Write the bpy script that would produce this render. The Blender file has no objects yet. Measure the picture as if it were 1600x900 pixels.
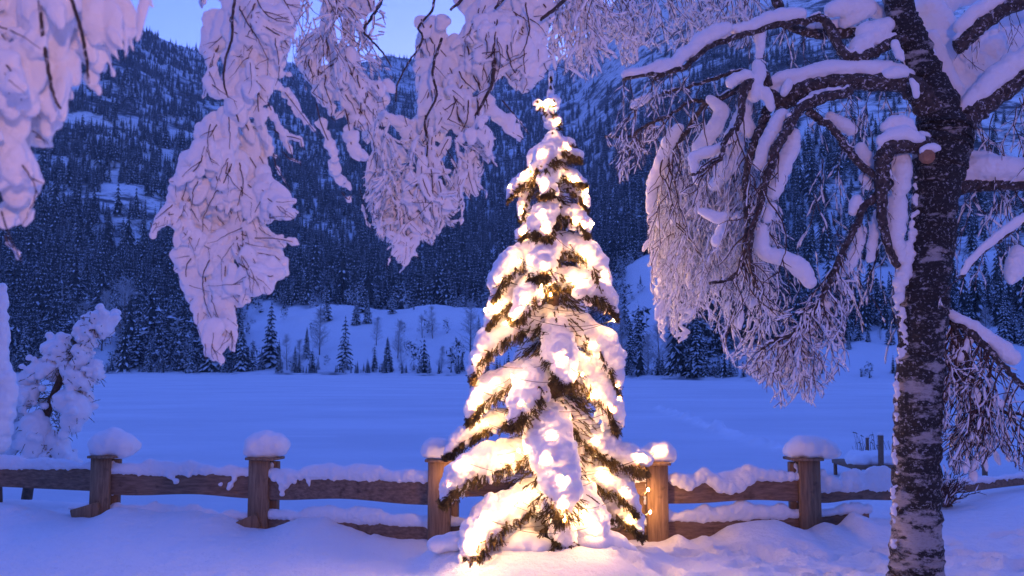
import bpy, math, random
import numpy as np
from mathutils import Matrix, Vector

R = math.radians
SC = bpy.context.scene
COL = SC.collection

# ------------------------------------------------------------------ camera
CAM_H, TILT, FPX = 1.75, R(4.8), 1400.0
cam_data = bpy.data.cameras.new('camera')
cam = bpy.data.objects.new('camera', cam_data)
COL.objects.link(cam)
cam.location = (0, 0, CAM_H)
cam.rotation_euler = (R(90) + TILT, 0, 0)
cam_data.sensor_width = 36.0
cam_data.lens = 36.0 * FPX / 1600.0
cam_data.clip_start = 0.05
cam_data.clip_end = 9000
cam_data.dof.use_dof = True
cam_data.dof.focus_distance = 8.6
cam_data.dof.aperture_fstop = 4.2
SC.camera = cam

# ------------------------------------------------------------------ world, sun, exposure
SC.view_settings.view_transform = 'Standard'
SC.view_settings.look = 'None'
SC.view_settings.exposure = 1.85
SC.view_settings.gamma = 1.0
world = bpy.data.worlds.new('World')
SC.world = world
world.use_nodes = True
wn, wl = world.node_tree.nodes, world.node_tree.links
wn.clear()
w_out = wn.new('ShaderNodeOutputWorld')
w_bg = wn.new('ShaderNodeBackground')
w_sky = wn.new('ShaderNodeTexSky')
w_sky.sky_type = 'NISHITA'
w_sky.sun_disc = False
w_sky.sun_elevation = R(6)
w_sky.sun_rotation = R(0)
w_sky.altitude = 900
w_sky.ozone_density = 3.0
w_sky.air_density = 1.3
w_sky.dust_density = 0.5
w_tint = wn.new('ShaderNodeMix')
w_tint.data_type = 'RGBA'
w_tint.blend_type = 'MULTIPLY'
w_tint.inputs[0].default_value = 1.0
w_tint.inputs[7].default_value = (0.60, 0.585, 1.50, 1)     # tungsten-balanced film: dusk sky goes deep blue
wl.new(w_sky.outputs[0], w_tint.inputs[6])
wl.new(w_tint.outputs[2], w_bg.inputs['Color'])
wl.new(w_bg.outputs[0], w_out.inputs[0])
w_bg.inputs['Strength'].default_value = 0.15

sun_data = bpy.data.lights.new('sun', 'SUN')
sun_data.energy = 0.04
sun_data.angle = R(15)
sun_data.color = (0.8, 0.55, 1.0)
sun = bpy.data.objects.new('sun', sun_data)
COL.objects.link(sun)
# last glow from behind the mountain
sun.rotation_euler = (R(-84), 0, 0)

# ------------------------------------------------------------------ helpers
CT, ST = math.cos(TILT), math.sin(TILT)

def P(px, py, d):
    """point on the sight line of photo pixel (px, py) at forward distance d (metres)"""
    x = (px - 800.0) / FPX
    y = (450.0 - py) / FPX
    t = d / (CT - y * ST)
    return np.array([x * t, d, CAM_H + (y * CT + ST) * t])

def PP(a):
    a = np.asarray(a, float)
    x = (a[:, 0] - 800.0) / FPX
    y = (450.0 - a[:, 1]) / FPX
    t = a[:, 2] / (CT - y * ST)
    return np.stack([x * t, a[:, 2], CAM_H + (y * CT + ST) * t], 1)

def vnoise(x, y, seed=0):
    xi = np.floor(x).astype(np.int64); yi = np.floor(y).astype(np.int64)
    fx = x - xi; fy = y - yi
    fx = fx * fx * (3 - 2 * fx); fy = fy * fy * (3 - 2 * fy)
    def h(i, j):
        n = (i * 374761393 + j * 668265263 + seed * 1442695041) & 0x7fffffff
        n = ((n ^ (n >> 13)) * 1274126177) & 0x7fffffff
        return ((n ^ (n >> 16)) & 0xffff) / 65535.0
    a = h(xi, yi); b = h(xi + 1, yi); c = h(xi, yi + 1); d = h(xi + 1, yi + 1)
    return (a + (b - a) * fx) * (1 - fy) + (c + (d - c) * fx) * fy

def fbm(x, y, seed=0, oct=5, gain=0.5):
    s = 0; a = 1.0; t = 0
    for o in range(oct):
        s = s + a * (vnoise(x * 2 ** o, y * 2 ** o, seed + o) - 0.5)
        t += a; a *= gain
    return s / t * 2

class MB:
    """collects faces and links them as ONE mesh object"""
    def __init__(s):
        s.v = []; s.q = []; s.t = []; s.qm = []; s.tm = []; s.n = 0
    def add(s, v, q=None, t=None, m=0):
        v = np.asarray(v, float).reshape(-1, 3)
        s.v.append(v)
        if q is not None and len(q):
            q = np.asarray(q, np.int64) + s.n; s.q.append(q); s.qm.append(np.full(len(q), m))
        if t is not None and len(t):
            t = np.asarray(t, np.int64) + s.n; s.t.append(t); s.tm.append(np.full(len(t), m))
        s.n += len(v)
    def mesh(s, name, off=(0, 0, 0), smooth=True):
        v = np.concatenate(s.v) - np.asarray(off, float)
        q = np.concatenate(s.q) if s.q else np.zeros((0, 4), np.int64)
        t = np.concatenate(s.t) if s.t else np.zeros((0, 3), np.int64)
        mi = np.concatenate(s.qm + s.tm)
        me = bpy.data.meshes.new(name)
        me.vertices.add(len(v)); me.vertices.foreach_set('co', v.ravel().astype(np.float32))
        loops = np.concatenate([q.ravel(), t.ravel()]).astype(np.int32)
        me.loops.add(len(loops)); me.loops.foreach_set('vertex_index', loops)
        nf = len(q) + len(t)
        me.polygons.add(nf)
        tot = np.concatenate([np.full(len(q), 4), np.full(len(t), 3)]).astype(np.int32)
        st = np.concatenate([[0], np.cumsum(tot)[:-1]]).astype(np.int32)
        me.polygons.foreach_set('loop_start', st)
        me.polygons.foreach_set('material_index', mi.astype(np.int32))
        me.polygons.foreach_set('use_smooth', np.full(nf, smooth))
        me.update(calc_edges=True)
        return me
    def box(s, c, size, rot=None, m=0, taper=0):
        """bevelled box; rot = 3x3"""
        h = np.asarray(size, float) / 2
        b = min(h) * 0.12 if taper == 0 else taper
        pts = []
        vs = []
        for ax in range(3):
            for sg in (-1, 1):
                o = [a for a in range(3) if a != ax]
                quad = []
                for (i, j) in ((-1, -1), (1, -1), (1, 1), (-1, 1)):
                    p = np.zeros(3); p[ax] = sg * h[ax]; p[o[0]] = i * (h[o[0]] - b); p[o[1]] = j * (h[o[1]] - b)
                    quad.append(p)
                pts.append((ax, sg, quad))
        import itertools
        import bmesh
        bm = bmesh.new()
        for _, _, quad in pts:
            for p in quad: bm.verts.new(p)
        r = bmesh.ops.convex_hull(bm, input=list(bm.verts))
        bm.verts.index_update()
        v = np.array([w.co[:] for w in bm.verts]); 
        tr = [[w.index for w in f.verts] for f in bm.faces]
        bm.free()
        if rot is not None: v = v @ np.asarray(rot).T
        s.add(v + np.asarray(c, float), None, [t for t in tr if len(t) == 3], m)
        q4 = [t for t in tr if len(t) == 4]
        if q4:
            s.n -= len(v); s.v.pop(); s.add(v + np.asarray(c, float), q4, None, m)

    def tube(s, p, r, sides=6, m=0, cap=True, flat=1.0):
        p = np.asarray(p, float); r = np.broadcast_to(np.asarray(r, float), (len(p),))
        n = len(p)
        if n < 2: return
        tg = np.gradient(p, axis=0); tg /= np.linalg.norm(tg, axis=1)[:, None] + 1e-9
        ref = np.array([0.31, 0.95, 0.05])
        a = np.cross(tg, ref); a /= np.linalg.norm(a, axis=1)[:, None] + 1e-9
        b = np.cross(tg, a)
        th = np.arange(sides) / sides * 2 * np.pi
        v = p[:, None, :] + r[:, None, None] * (np.cos(th)[None, :, None] * a[:, None, :] + flat * np.sin(th)[None, :, None] * b[:, None, :])
        i = np.arange(n - 1)[:, None] * sides; j = np.arange(sides)[None, :]; k = (j + 1) % sides
        q = np.stack([i + j, i + k, i + sides + k, i + sides + j], -1).reshape(-1, 4)
        vv = v.reshape(-1, 3)
        tr = None
        if cap:
            vv = np.concatenate([vv, p[:1], p[-1:]])
            c0, c1 = n * sides, n * sides + 1
            jj = np.arange(sides); kk = (jj + 1) % sides
            tr = np.concatenate([np.stack([np.full(sides, c0), kk, jj], 1),
                                 np.stack([np.full(sides, c1), (n - 1) * sides + jj, (n - 1) * sides + kk], 1)])
        s.add(vv, q, tr, m)

def thing(name, label, cat, loc=(0, 0, 0), group=None, kind=None):
    o = bpy.data.objects.new(name, None); COL.objects.link(o)
    o.location = [float(c) for c in loc]; o.empty_display_size = 0.2
    tag(o, label, cat, group, kind)
    o['base'] = [float(c) for c in loc]
    return o

def tag(o, label=None, cat=None, group=None, kind=None):
    if label: o['label'] = label
    if cat: o['category'] = cat
    if group: o['group'] = group
    if kind: o['kind'] = kind

def base_of(parent):
    while parent is not None:
        if 'base' in parent: return np.array(parent['base'])
        parent = parent.parent
    return np.zeros(3)

def put(name, mb, mats, parent=None, smooth=True, base=None):
    off = base_of(parent) if parent is not None else (np.zeros(3) if base is None else np.asarray(base, float))
    me = mb.mesh(name, off, smooth)
    for m in (mats if isinstance(mats, (list, tuple)) else [mats]): me.materials.append(m)
    o = bpy.data.objects.new(name, me); COL.objects.link(o)
    if parent is not None: o.parent = parent
    elif base is not None: o.location = [float(c) for c in base]
    return o

# unit icosphere for snow lumps
def _ico(sub):
    import bmesh
    bm = bmesh.new(); bmesh.ops.create_icosphere(bm, subdivisions=sub, radius=1)
    bm.verts.index_update()
    v = np.array([w.co[:] for w in bm.verts]); f = np.array([[w.index for w in f.verts] for f in bm.faces]); bm.free()
    return v, f
ICO3, ICO2, ICO1 = _ico(3), _ico(2), _ico(1)

_tex = {}
def clouds(scale, depth=2):
    k = (scale, depth)
    if k not in _tex:
        t = bpy.data.textures.new('snow_lumps', 'CLOUDS'); t.noise_scale = scale; t.noise_depth = depth; _tex[k] = t
    return _tex[k]

def snow_mesh(name, blobs, voxel, mat, parent, lump=0.01, lscale=0.05, smooth=3, fine=0.0, base=None, raw=None):
    """blobs: (N,6) x y z rx ry rz -> one fused, smoothed body of snow"""
    mb = MB()
    if len(blobs):
        b = np.asarray(blobs, float)
        v0, f0 = ICO2
        v = b[:, None, :3] + v0[None] * b[:, None, 3:6]
        f = f0[None] + (np.arange(len(b)) * len(v0))[:, None, None]
        mb.add(v.reshape(-1, 3), None, f.reshape(-1, 3))
    for (v, f) in (raw or ()): mb.add(v, None, f)
    off = base_of(parent) if parent is not None else (np.zeros(3) if base is None else np.asarray(base, float))
    me = mb.mesh(name, off)
    tmp = bpy.data.objects.new('tmp', me); COL.objects.link(tmp)
    m = tmp.modifiers.new('r', 'REMESH'); m.mode = 'VOXEL'; m.voxel_size = voxel; m.use_smooth_shade = True
    if smooth:
        m = tmp.modifiers.new('s', 'SMOOTH'); m.factor = 0.5; m.iterations = smooth
    if lump:
        m = tmp.modifiers.new('d', 'DISPLACE'); m.texture = clouds(lscale); m.strength = lump; m.mid_level = 0.5; m.texture_coords = 'LOCAL'
    if fine:
        m = tmp.modifiers.new('d2', 'DISPLACE'); m.texture = clouds(lscale * 0.28, 1); m.strength = fine; m.mid_level = 0.5; m.texture_coords = 'LOCAL'
    dg = bpy.context.evaluated_depsgraph_get()
    res = bpy.data.meshes.new_from_object(tmp.evaluated_get(dg), depsgraph=dg)
    res.name = name
    res.materials.clear(); res.materials.append(mat)
    res.polygons.foreach_set('use_smooth', np.ones(len(res.polygons), bool))
    bpy.data.objects.remove(tmp); bpy.data.meshes.remove(me)
    o = bpy.data.objects.new(name, res); COL.objects.link(o)
    if parent is not None: o.parent = parent
    elif base is not None: o.location = [float(c) for c in base]
    return o

def chain(pts, squash=(1, 1, 1), step=0.5, jit=0.0, rng=None):
    """pts: (px, py, r_px, depth) polyline -> overlapping world blobs"""
    pts = np.asarray(pts, float)
    out = []
    for a, b in zip(pts[:-1], pts[1:]):
        L = math.hypot(b[0] - a[0], b[1] - a[1]) + abs(b[3] - a[3]) * 150
        n = max(1, int(L / (max(2.0, min(a[2], b[2])) * step)))
        for i in range(n): out.append(a + (b - a) * i / n)
    out.append(pts[-1])
    out = np.array(out)
    if jit and rng is not None:
        out[:, :2] += rng.normal(0, 1, (len(out), 2)) * out[:, 2:3] * jit
        out[:, 2] *= 1 + rng.normal(0, 1, len(out)) * jit
    w = PP(out[:, [0, 1, 3]])
    r = out[:, 2] * out[:, 3] / FPX
    return np.concatenate([w, r[:, None] * np.array(squash)[None]], 1)

# ------------------------------------------------------------------ materials
def mat(name):
    m = bpy.data.materials.new(name); m.use_nodes = True
    n, l = m.node_tree.nodes, m.node_tree.links
    p = n['Principled BSDF']
    return m, n, l, p

def ramp(n, stops, interp='LINEAR'):
    r = n.new('ShaderNodeValToRGB'); r.color_ramp.interpolation = interp
    e = r.color_ramp.elements
    while len(e) < len(stops): e.new(0.5)
    for i, (pos, c) in enumerate(stops):
        e[i].position = pos; e[i].color = (c, c, c, 1) if not isinstance(c, tuple) else (*c, 1)
    return r

def noise(n, l, scale, detail=4, rough=0.5, vec=None, stretch=None, coord='Object'):
    t = n.new('ShaderNodeTexNoise'); t.inputs['Scale'].default_value = scale
    t.inputs['Detail'].default_value = detail; t.inputs['Roughness'].default_value = rough
    if vec is None:
        c = n.new('ShaderNodeTexCoord'); vec = c.outputs[coord]
    if stretch:
        mp = n.new('ShaderNodeMapping'); mp.inputs['Scale'].default_value = stretch
        l.new(vec, mp.inputs['Vector']); vec = mp.outputs[0]
    l.new(vec, t.inputs['Vector'])
    return t

def bump(n, l, p, src, dist, strength=1.0):
    b = n.new('ShaderNodeBump'); b.inputs['Distance'].default_value = dist; b.inputs['Strength'].default_value = strength
    l.new(src, b.inputs['Height']); l.new(b.outputs[0], p.inputs['Normal'])
    return b

def snow_material(name, sss=0.0, bscale=60, bdist=0.004, col=(0.85, 0.86, 0.88)):
    m, n, l, p = mat(name)
    p.inputs['Base Color'].default_value = (*col, 1)
    p.inputs['Roughness'].default_value = 0.6
    p.inputs['Specular IOR Level'].default_value = 0.25
    if sss:
        p.inputs['Subsurface Weight'].default_value = sss
        p.inputs['Subsurface Radius'].default_value = (1.0, 0.9, 0.8)
        p.inputs['Subsurface Scale'].default_value = 0.04
    t = noise(n, l, bscale, 5, 0.65)
    bump(n, l, p, t.outputs[0], bdist, 0.8)
    return m

M_SNOW = snow_material('fresh_snow')
M_SNOW_TREE = snow_material('bough_snow', sss=0.6, bscale=45, bdist=0.006)
M_GROUND = snow_material('ground_snow', bscale=14, bdist=0.035)

def ice_material():
    m, n, l, p = mat('lake_snow')
    t = noise(n, l, 0.05, 6, 0.6, stretch=(1, 2.5, 1))
    r = ramp(n, [(0.35, (0.68, 0.70, 0.73)), (0.65, (0.80, 0.82, 0.85))])
    l.new(t.outputs[0], r.inputs[0])
    at = n.new('ShaderNodeAttribute'); at.attribute_name = 'track'      # churned snow of the old track
    mx = n.new('ShaderNodeMix'); mx.data_type = 'RGBA'; mx.inputs[7].default_value = (0.95, 0.95, 0.97, 1)
    l.new(at.outputs['Fac'], mx.inputs[0]); l.new(r.outputs[0], mx.inputs[6]); l.new(mx.outputs[2], p.inputs['Base Color'])
    p.inputs['Roughness'].default_value = 0.7
    t2 = noise(n, l, 0.9, 8, 0.68, stretch=(1, 2, 1)); bump(n, l, p, t2.outputs[0], 0.16, 0.7)
    return m
M_LAKE = ice_material()

def wood_material(name, a, b, z=False):
    m, n, l, p = mat(name)
    t = noise(n, l, 6, 6, 0.65, stretch=(6, 6, 0.5) if z else (0.5, 6, 7))
    r = ramp(n, [(0.3, a), (0.72, b)])
    l.new(t.outputs[0], r.inputs[0])
    t3 = noise(n, l, 9, 2, 0.5)
    r3 = ramp(n, [(0.28, 0.35), (0.36, 1.0)])
    l.new(t3.outputs[0], r3.inputs[0])
    mx = n.new('ShaderNodeMix'); mx.data_type = 'RGBA'; mx.blend_type = 'MULTIPLY'; mx.inputs[0].default_value = 0.6
    l.new(r.outputs[0], mx.inputs[6]); l.new(r3.outputs[0], mx.inputs[7])
    l.new(mx.outputs[2], p.inputs['Base Color'])
    p.inputs['Roughness'].default_value = 0.8
    bump(n, l, p, t.outputs[0], 0.006, 0.7)
    return m
M_RAIL = wood_material('weathered_rail', (0.12, 0.065, 0.038), (0.34, 0.21, 0.135))
M_POST = wood_material('post_wood', (0.14, 0.075, 0.04), (0.40, 0.25, 0.14), True)

def bark_material():
    m, n, l, p = mat('birch_bark')
    t = noise(n, l, 5.0, 6, 0.66, stretch=(0.8, 0.8, 1.9))
    g = n.new('ShaderNodeTexCoord'); sx = n.new('ShaderNodeSeparateXYZ'); l.new(g.outputs['Object'], sx.inputs[0])
    mr = n.new('ShaderNodeMapRange'); mr.inputs[1].default_value = 0.3; mr.inputs[2].default_value = 2.4
    mr.inputs[3].default_value = 0.0; mr.inputs[4].default_value = -0.10
    l.new(sx.outputs[2], mr.inputs[0])
    ad = n.new('ShaderNodeMath'); ad.operation = 'ADD'; l.new(t.outputs[0], ad.inputs[0]); l.new(mr.outputs[0], ad.inputs[1])
    r = ramp(n, [(0.455, 0.0), (0.53, 1.0)])
    l.new(ad.outputs[0], r.inputs[0])
    t2 = noise(n, l, 30, 6, 0.7, stretch=(1, 1, 4))
    rd = ramp(n, [(0.3, (0.010, 0.009, 0.009)), (0.78, (0.075, 0.062, 0.055))])
    rw = ramp(n, [(0.3, (0.36, 0.31, 0.29)), (0.5, (0.62, 0.58, 0.56))])
    l.new(t2.outputs[0], rd.inputs[0]); l.new(t2.outputs[0], rw.inputs[0])
    mx = n.new('ShaderNodeMix'); mx.data_type = 'RGBA'
    l.new(r.outputs[0], mx.inputs[0]); l.new(rd.outputs[0], mx.inputs[6]); l.new(rw.outputs[0], mx.inputs[7])
    t4 = noise(n, l, 42, 4, 0.7); r4 = ramp(n, [(0.56, 0.0), (0.64, 0.85)])
    l.new(t4.outputs[0], r4.inputs[0])
    fx = n.new('ShaderNodeMix'); fx.data_type = 'RGBA'; fx.inputs[7].default_value = (0.6, 0.6, 0.63, 1)      # frost caught in the bark
    l.new(r4.outputs[0], fx.inputs[0]); l.new(mx.outputs[2], fx.inputs[6])
    l.new(fx.outputs[2], p.inputs['Base Color'])
    p.inputs['Roughness'].default_value = 0.85
    bump(n, l, p, t2.outputs[0], 0.035, 1.0)
    return m
M_BARK = bark_material()

def plain(name, c0, c1, scale=20, rough=0.85, bd=0.004):
    m, n, l, p = mat(name)
    t = noise(n, l, scale, 5, 0.6)
    r = ramp(n, [(0.3, c0), (0.7, c1)])
    l.new(t.outputs[0], r.inputs[0]); l.new(r.outputs[0], p.inputs['Base Color'])
    p.inputs['Roughness'].default_value = rough
    if bd: bump(n, l, p, t.outputs[0], bd, 0.8)
    return m
M_LIMB = plain('limb_bark', (0.012, 0.010, 0.010), (0.10, 0.075, 0.065), 26, bd=0.02)
def add_frost(m, scale, lo, hi):
    n, l = m.node_tree.nodes, m.node_tree.links; p = n['Principled BSDF']; src = p.inputs['Base Color'].links[0].from_socket
    t4 = noise(n, l, scale, 4, 0.7); r4 = ramp(n, [(lo, 0.0), (hi, 0.85)]); l.new(t4.outputs[0], r4.inputs[0])
    fx = n.new('ShaderNodeMix'); fx.data_type = 'RGBA'; fx.inputs[7].default_value = (0.6, 0.6, 0.63, 1)
    l.new(r4.outputs[0], fx.inputs[0]); l.new(src, fx.inputs[6]); l.new(fx.outputs[2], p.inputs['Base Color'])
add_frost(M_LIMB, 38, 0.56, 0.64)
M_TWIG = plain('twig_bark', (0.045, 0.022, 0.018), (0.14, 0.075, 0.06), 30, bd=0)
M_NEEDLE = plain('spruce_needles', (0.05, 0.042, 0.016), (0.19, 0.13, 0.05), 25, bd=0)
M_TRUNK = plain('spruce_bark', (0.05, 0.03, 0.02), (0.14, 0.09, 0.06), 30)
M_FARNEEDLE = plain('far_needles', (0.008, 0.012, 0.010), (0.028, 0.036, 0.03), 0.5, bd=0)
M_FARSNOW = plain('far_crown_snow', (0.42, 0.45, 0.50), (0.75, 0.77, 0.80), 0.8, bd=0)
M_FROST = plain('frosted_twigs', (0.28, 0.28, 0.30), (0.62, 0.62, 0.64), 0.8, bd=0)
M_CORD = plain('cord_rubber', (0.02, 0.03, 0.02), (0.03, 0.04, 0.03), 10, 0.5, 0)
M_CUT = plain('cut_wood', (0.25, 0.12, 0.07), (0.4, 0.22, 0.13), 40)

def emis(name, col, strength):
    m, n, l, p = mat(name)
    p.inputs['Base Color'].default_value = (*col, 1)
    p.inputs['Emission Color'].default_value = (*col, 1)
    p.inputs['Emission Strength'].default_value = strength
    return m
M_BULB = emis('warm_bulb', (1.0, 0.50, 0.17), 195.0)
ASSUMED_LAMP_W = 240.0  # wattage of the assumed lamp added behind the viewpoint

def mountain_material():
    m, n, l, p = mat('mountain_snow_and_rock')
    geo = n.new('ShaderNodeNewGeometry')
    t = noise(n, l, 0.012, 9, 0.68, geo.outputs['Position'], (1, 1, 2.6))
    t2 = noise(n, l, 0.09, 7, 0.72, geo.outputs['Position'], (0.7, 0.7, 2.2))
    ad = n.new('ShaderNodeMath'); ad.operation = 'MULTIPLY_ADD'; ad.inputs[1].default_value = 0.9
    l.new(t2.outputs[0], ad.inputs[0]); l.new(t.outputs[0], ad.inputs[2])
    r = ramp(n, [(0.84, 0.0), (0.97, 1.0)])
    l.new(ad.outputs[0], r.inputs[0])
    at = n.new('ShaderNodeAttribute'); at.attribute_name = 'meadow'
    mxf = n.new('ShaderNodeMath'); mxf.operation = 'MAXIMUM'
    l.new(r.outputs[0], mxf.inputs[0]); l.new(at.outputs['Fac'], mxf.inputs[1])
    mx = n.new('ShaderNodeMix'); mx.data_type = 'RGBA'
    mx.inputs[6].default_value = (0.035, 0.035, 0.04, 1); mx.inputs[7].default_value = (0.72, 0.74, 0.78, 1)
    l.new(mxf.outputs[0], mx.inputs[0]); l.new(mx.outputs[2], p.inputs['Base Color'])
    p.inputs['Roughness'].default_value = 0.8
    bump(n, l, p, t2.outputs[0], 3.0, 0.5)
    return m
M_MOUNT = mountain_material()

# ================================================================== LAND
LAKE_Z = -2.0
def ground_z(x, y):
    x = np.asarray(x, float); y = np.asarray(y, float)
    # the fence stands on a gently bowed lip, then the bank drops to the lake
    lip = 9.9 + 0.035 * np.abs(x) ** 1.5
    t = np.clip((y - lip) / 8.0, 0, 1); t = t * t * (3 - 2 * t)
    side = 0.14 * np.clip((np.abs(x) - 2.5) / 3.5, 0, 1) ** 1.5 + 0.14 * np.clip((x - 3.4) / 2.0, 0, 1)
    z = 0.0 + side + 0.05 * fbm(x * 0.5, y * 0.5, 3, 4)
    rough = np.clip((x - 1.0) / 1.5, 0, 1) * np.clip((9.2 - y) / 0.6, 0, 1)
    z = z + rough * 0.06 * fbm(x * 3.0, y * 3.0, 17, 4, 0.6) + 0.008 * fbm(x * 6, y * 6, 9, 3)
    z = z + np.where(y < 4, 0, 0)
    return z * (1 - t) + (LAKE_Z - 0.25) * t

def footprints(x, y, z):
    rng = random.Random(5)
    for i in range(85):
        fx = rng.uniform(0.9, 4.8); fy = rng.uniform(7.3, 8.55)
        r = rng.uniform(0.05, 0.10); dpt = rng.uniform(0.03, 0.07)
        d = np.sqrt(((x - fx) / 1.5) ** 2 + (y - fy) ** 2) / r
        z = z - dpt * np.exp(-d ** 4) + 0.5 * dpt * np.exp(-((d - 1.35) / 0.35) ** 2) * (0.5 + 0.5 * np.sin(fx * 20 + x * 9))
    return z

def grid_mesh(xs, ys, zf):
    X, Y = np.meshgrid(xs, ys)
    Z = zf(X, Y)
    n, m = X.shape
    i = np.arange(n - 1)[:, None] * m; j = np.arange(m - 1)[None, :]
    q = np.stack([i + j, i + j + 1, i + m + j + 1, i + m + j], -1).reshape(-1, 4)
    return np.stack([X, Y, Z], -1).reshape(-1, 3), q

# frozen lake sheet (runs under the far shore)
TRACK = []
def lake_z(X, Y):
    z = np.full(X.shape, LAKE_Z) + 0.05 * fbm(X * 0.06, Y * 0.15, 21, 4)
    # animal / ski track wandering over the ice
    tx = [(1030, 640), (1075, 655), (1120, 672), (1170, 688), (1235, 706), (1300, 722)]
    pts = []
    for a, b in tx:
        d = (CAM_H - LAKE_Z) * FPX / (b - 568.0); pts.append(P(a, b, d)[:2])
    pts = np.array(pts); tr = np.zeros(X.shape)
    for a, b in zip(pts[:-1], pts[1:]):
        ab = b - a; t = np.clip(((X - a[0]) * ab[0] + (Y - a[1]) * ab[1]) / (ab @ ab), 0, 1)
        dd = np.hypot(X - a[0] - t * ab[0], Y - a[1] - t * ab[1])
        w = 0.45
        tr = np.maximum(tr, np.exp(-(dd / 0.5) ** 2) * np.clip(0.75 + 1.1 * fbm(X * 1.3, Y * 0.9, 5, 3), 0, 1))
        z = z + 0.42 * np.exp(-(dd / w) ** 2) * (0.5 + fbm(X * 1.1, Y * 1.1, 5, 3))
    for (cy, cx, ln) in ((62, -9, 26), (48, -6, 18), (85, 14, 22)):      # faint wind-drift edges
        tr = np.maximum(tr, 0.45 * np.exp(-((Y - cy - 1.5 * np.sin(X * 0.16)) / 0.5) ** 2) * np.exp(-((X - cx) / ln) ** 4) * np.clip(0.5 + 1.4 * fbm(X * 0.3, Y * 0.3, 6, 3), 0, 1))
    TRACK.append(tr); return z
xs = np.concatenate([np.linspace(-900, -61, 30), np.linspace(-60, 60, 420), np.linspace(61, 900, 30)])
ys = np.concatenate([np.linspace(14, 90, 380), np.linspace(91, 420, 60)])
mb = MB(); v, q = grid_mesh(xs, ys, lake_z); mb.add(v, q)
lake = put('frozen_lake', mb, M_LAKE); at = lake.data.attributes.new('track', 'FLOAT', 'POINT'); at.data.foreach_set('value', TRACK[-1].ravel().astype(np.float32)); tag(lake, kind='structure')
mb = MB(); mb.add(np.array([[-6000, -4000, -2.6], [6000, -4000, -2.6], [6000, 6000, -2.6], [-6000, 6000, -2.6]]), [[0, 1, 2, 3]])
o = put('terrain_base', mb, M_SNOW); tag(o, kind='structure')

# ---- mountain
SKY = np.array([(-900, -150), (-500, -120), (-100, -60), (60, -10), (150, 22), (212, 48), (262, 68), (325, 85), (400, 92), (470, 100), (520, 108),
                (560, 98), (600, 90), (650, 94), (700, 100), (760, 104), (820, 104), (860, 98), (905, 84), (930, 50), (965, 5),
                (1010, -40), (1100, -110), (1250, -190), (1400, -230), (1650, -250), (2500, -250)], float)
SHORE = np.array([(-900, 588), (0, 585), (200, 585), (600, 587), (900, 590), (1200, 597), (1400, 598), (1700, 600), (2500, 600)], float)
def az_px(px): return (px - 800.0) / FPX
def ridge_d(px): return np.interp(px, [-900, 200, 500, 640, 860, 1000, 1300, 2500], [1000, 1150, 1500, 1800, 1700, 1500, 1300, 1200])
def shore_d(px): return (CAM_H - LAKE_Z) * FPX / (np.interp(px, SHORE[:, 0], SHORE[:, 1]) - 568.5)
def gauss(x, c, w): return np.exp(-((x - c) / w) ** 2)

def land_z(px, d):
    """height of the far land at azimuth px (pixel column) and forward distance d"""
    d0 = shore_d(px); d1 = ridge_d(px)
    t = np.clip((d - d0) / (d1 - d0), -0.05, 1.0)
    psky = np.interp(px, SKY[:, 0], SKY[:, 1])
    y = (450 - psky) / FPX
    zr = CAM_H + (y * CT + ST) * d1 / (CT - y * ST)
    prof = np.interp(t, [-0.05, 0, 0.02, 0.10, 0.25, 0.5, 0.8, 1.0], [-0.02, 0.001, 0.006, 0.035, 0.14, 0.40, 0.76, 1.0])
    z = LAKE_Z + (zr - LAKE_Z) * prof
    # open knolls near the shore
    s = (d - d0)
    sm = lambda a, b: np.clip((s - a) / (b - a), 0, 1) ** 2 * (3 - 2 * np.clip((s - a) / (b - a), 0, 1))
    z = z + 16 * (gauss(px, 540, 190) + 0.75 * gauss(px, 760, 120)) * (1 + 0.22 * fbm((px - 800) / FPX * d / 28, d / 28, 19, 4)) * sm(8, 110) * np.exp(-np.clip(s - 115, 0, None) / 90)
    z = z + 20 * gauss(px, 1020, 140) * sm(25, 150) * np.exp(-np.clip(s - 155, 0, None) / 90)
    z = z + 9 * gauss(px, 170, 45) * sm(0, 45) * np.exp(-np.clip(s - 50, 0, None) / 40)
    z = z + 4 * gauss(px, 1450, 260) * sm(0, 50) * np.exp(-np.clip(s - 60, 0, None) / 60)
    X = (px - 800) / FPX * d
    amp = np.clip(s / 250, 0, 1)
    z = z + amp * (26 * fbm(X / 260, d / 260, 2, 6, 0.55) * np.clip(1.2 - t, 0.25, 1)) + 1.0 * np.clip(s / 12, 0, 1) * fbm(X / 12, d / 12, 8, 4)
    # rock bands on the right mountain
    cl = np.clip((px - 860) / 120, 0, 1) * np.clip((t - 0.30) / 0.2, 0, 1)
    cl = np.maximum(cl, 0.8 * np.clip((430 - px) / 130, 0, 1) * gauss(t, 0.45, 0.2))
    zz = z + 10 * fbm(X / 150, d / 150, 31, 4)
    step = 34.0
    fr = zz / step - np.floor(zz / step)
    z = z + cl * (np.clip(fr * 2.2, 0, 1) - fr) * step * 0.55
    over = np.clip(d - d1, 0, None)
    return z - over * 0.5

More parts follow.
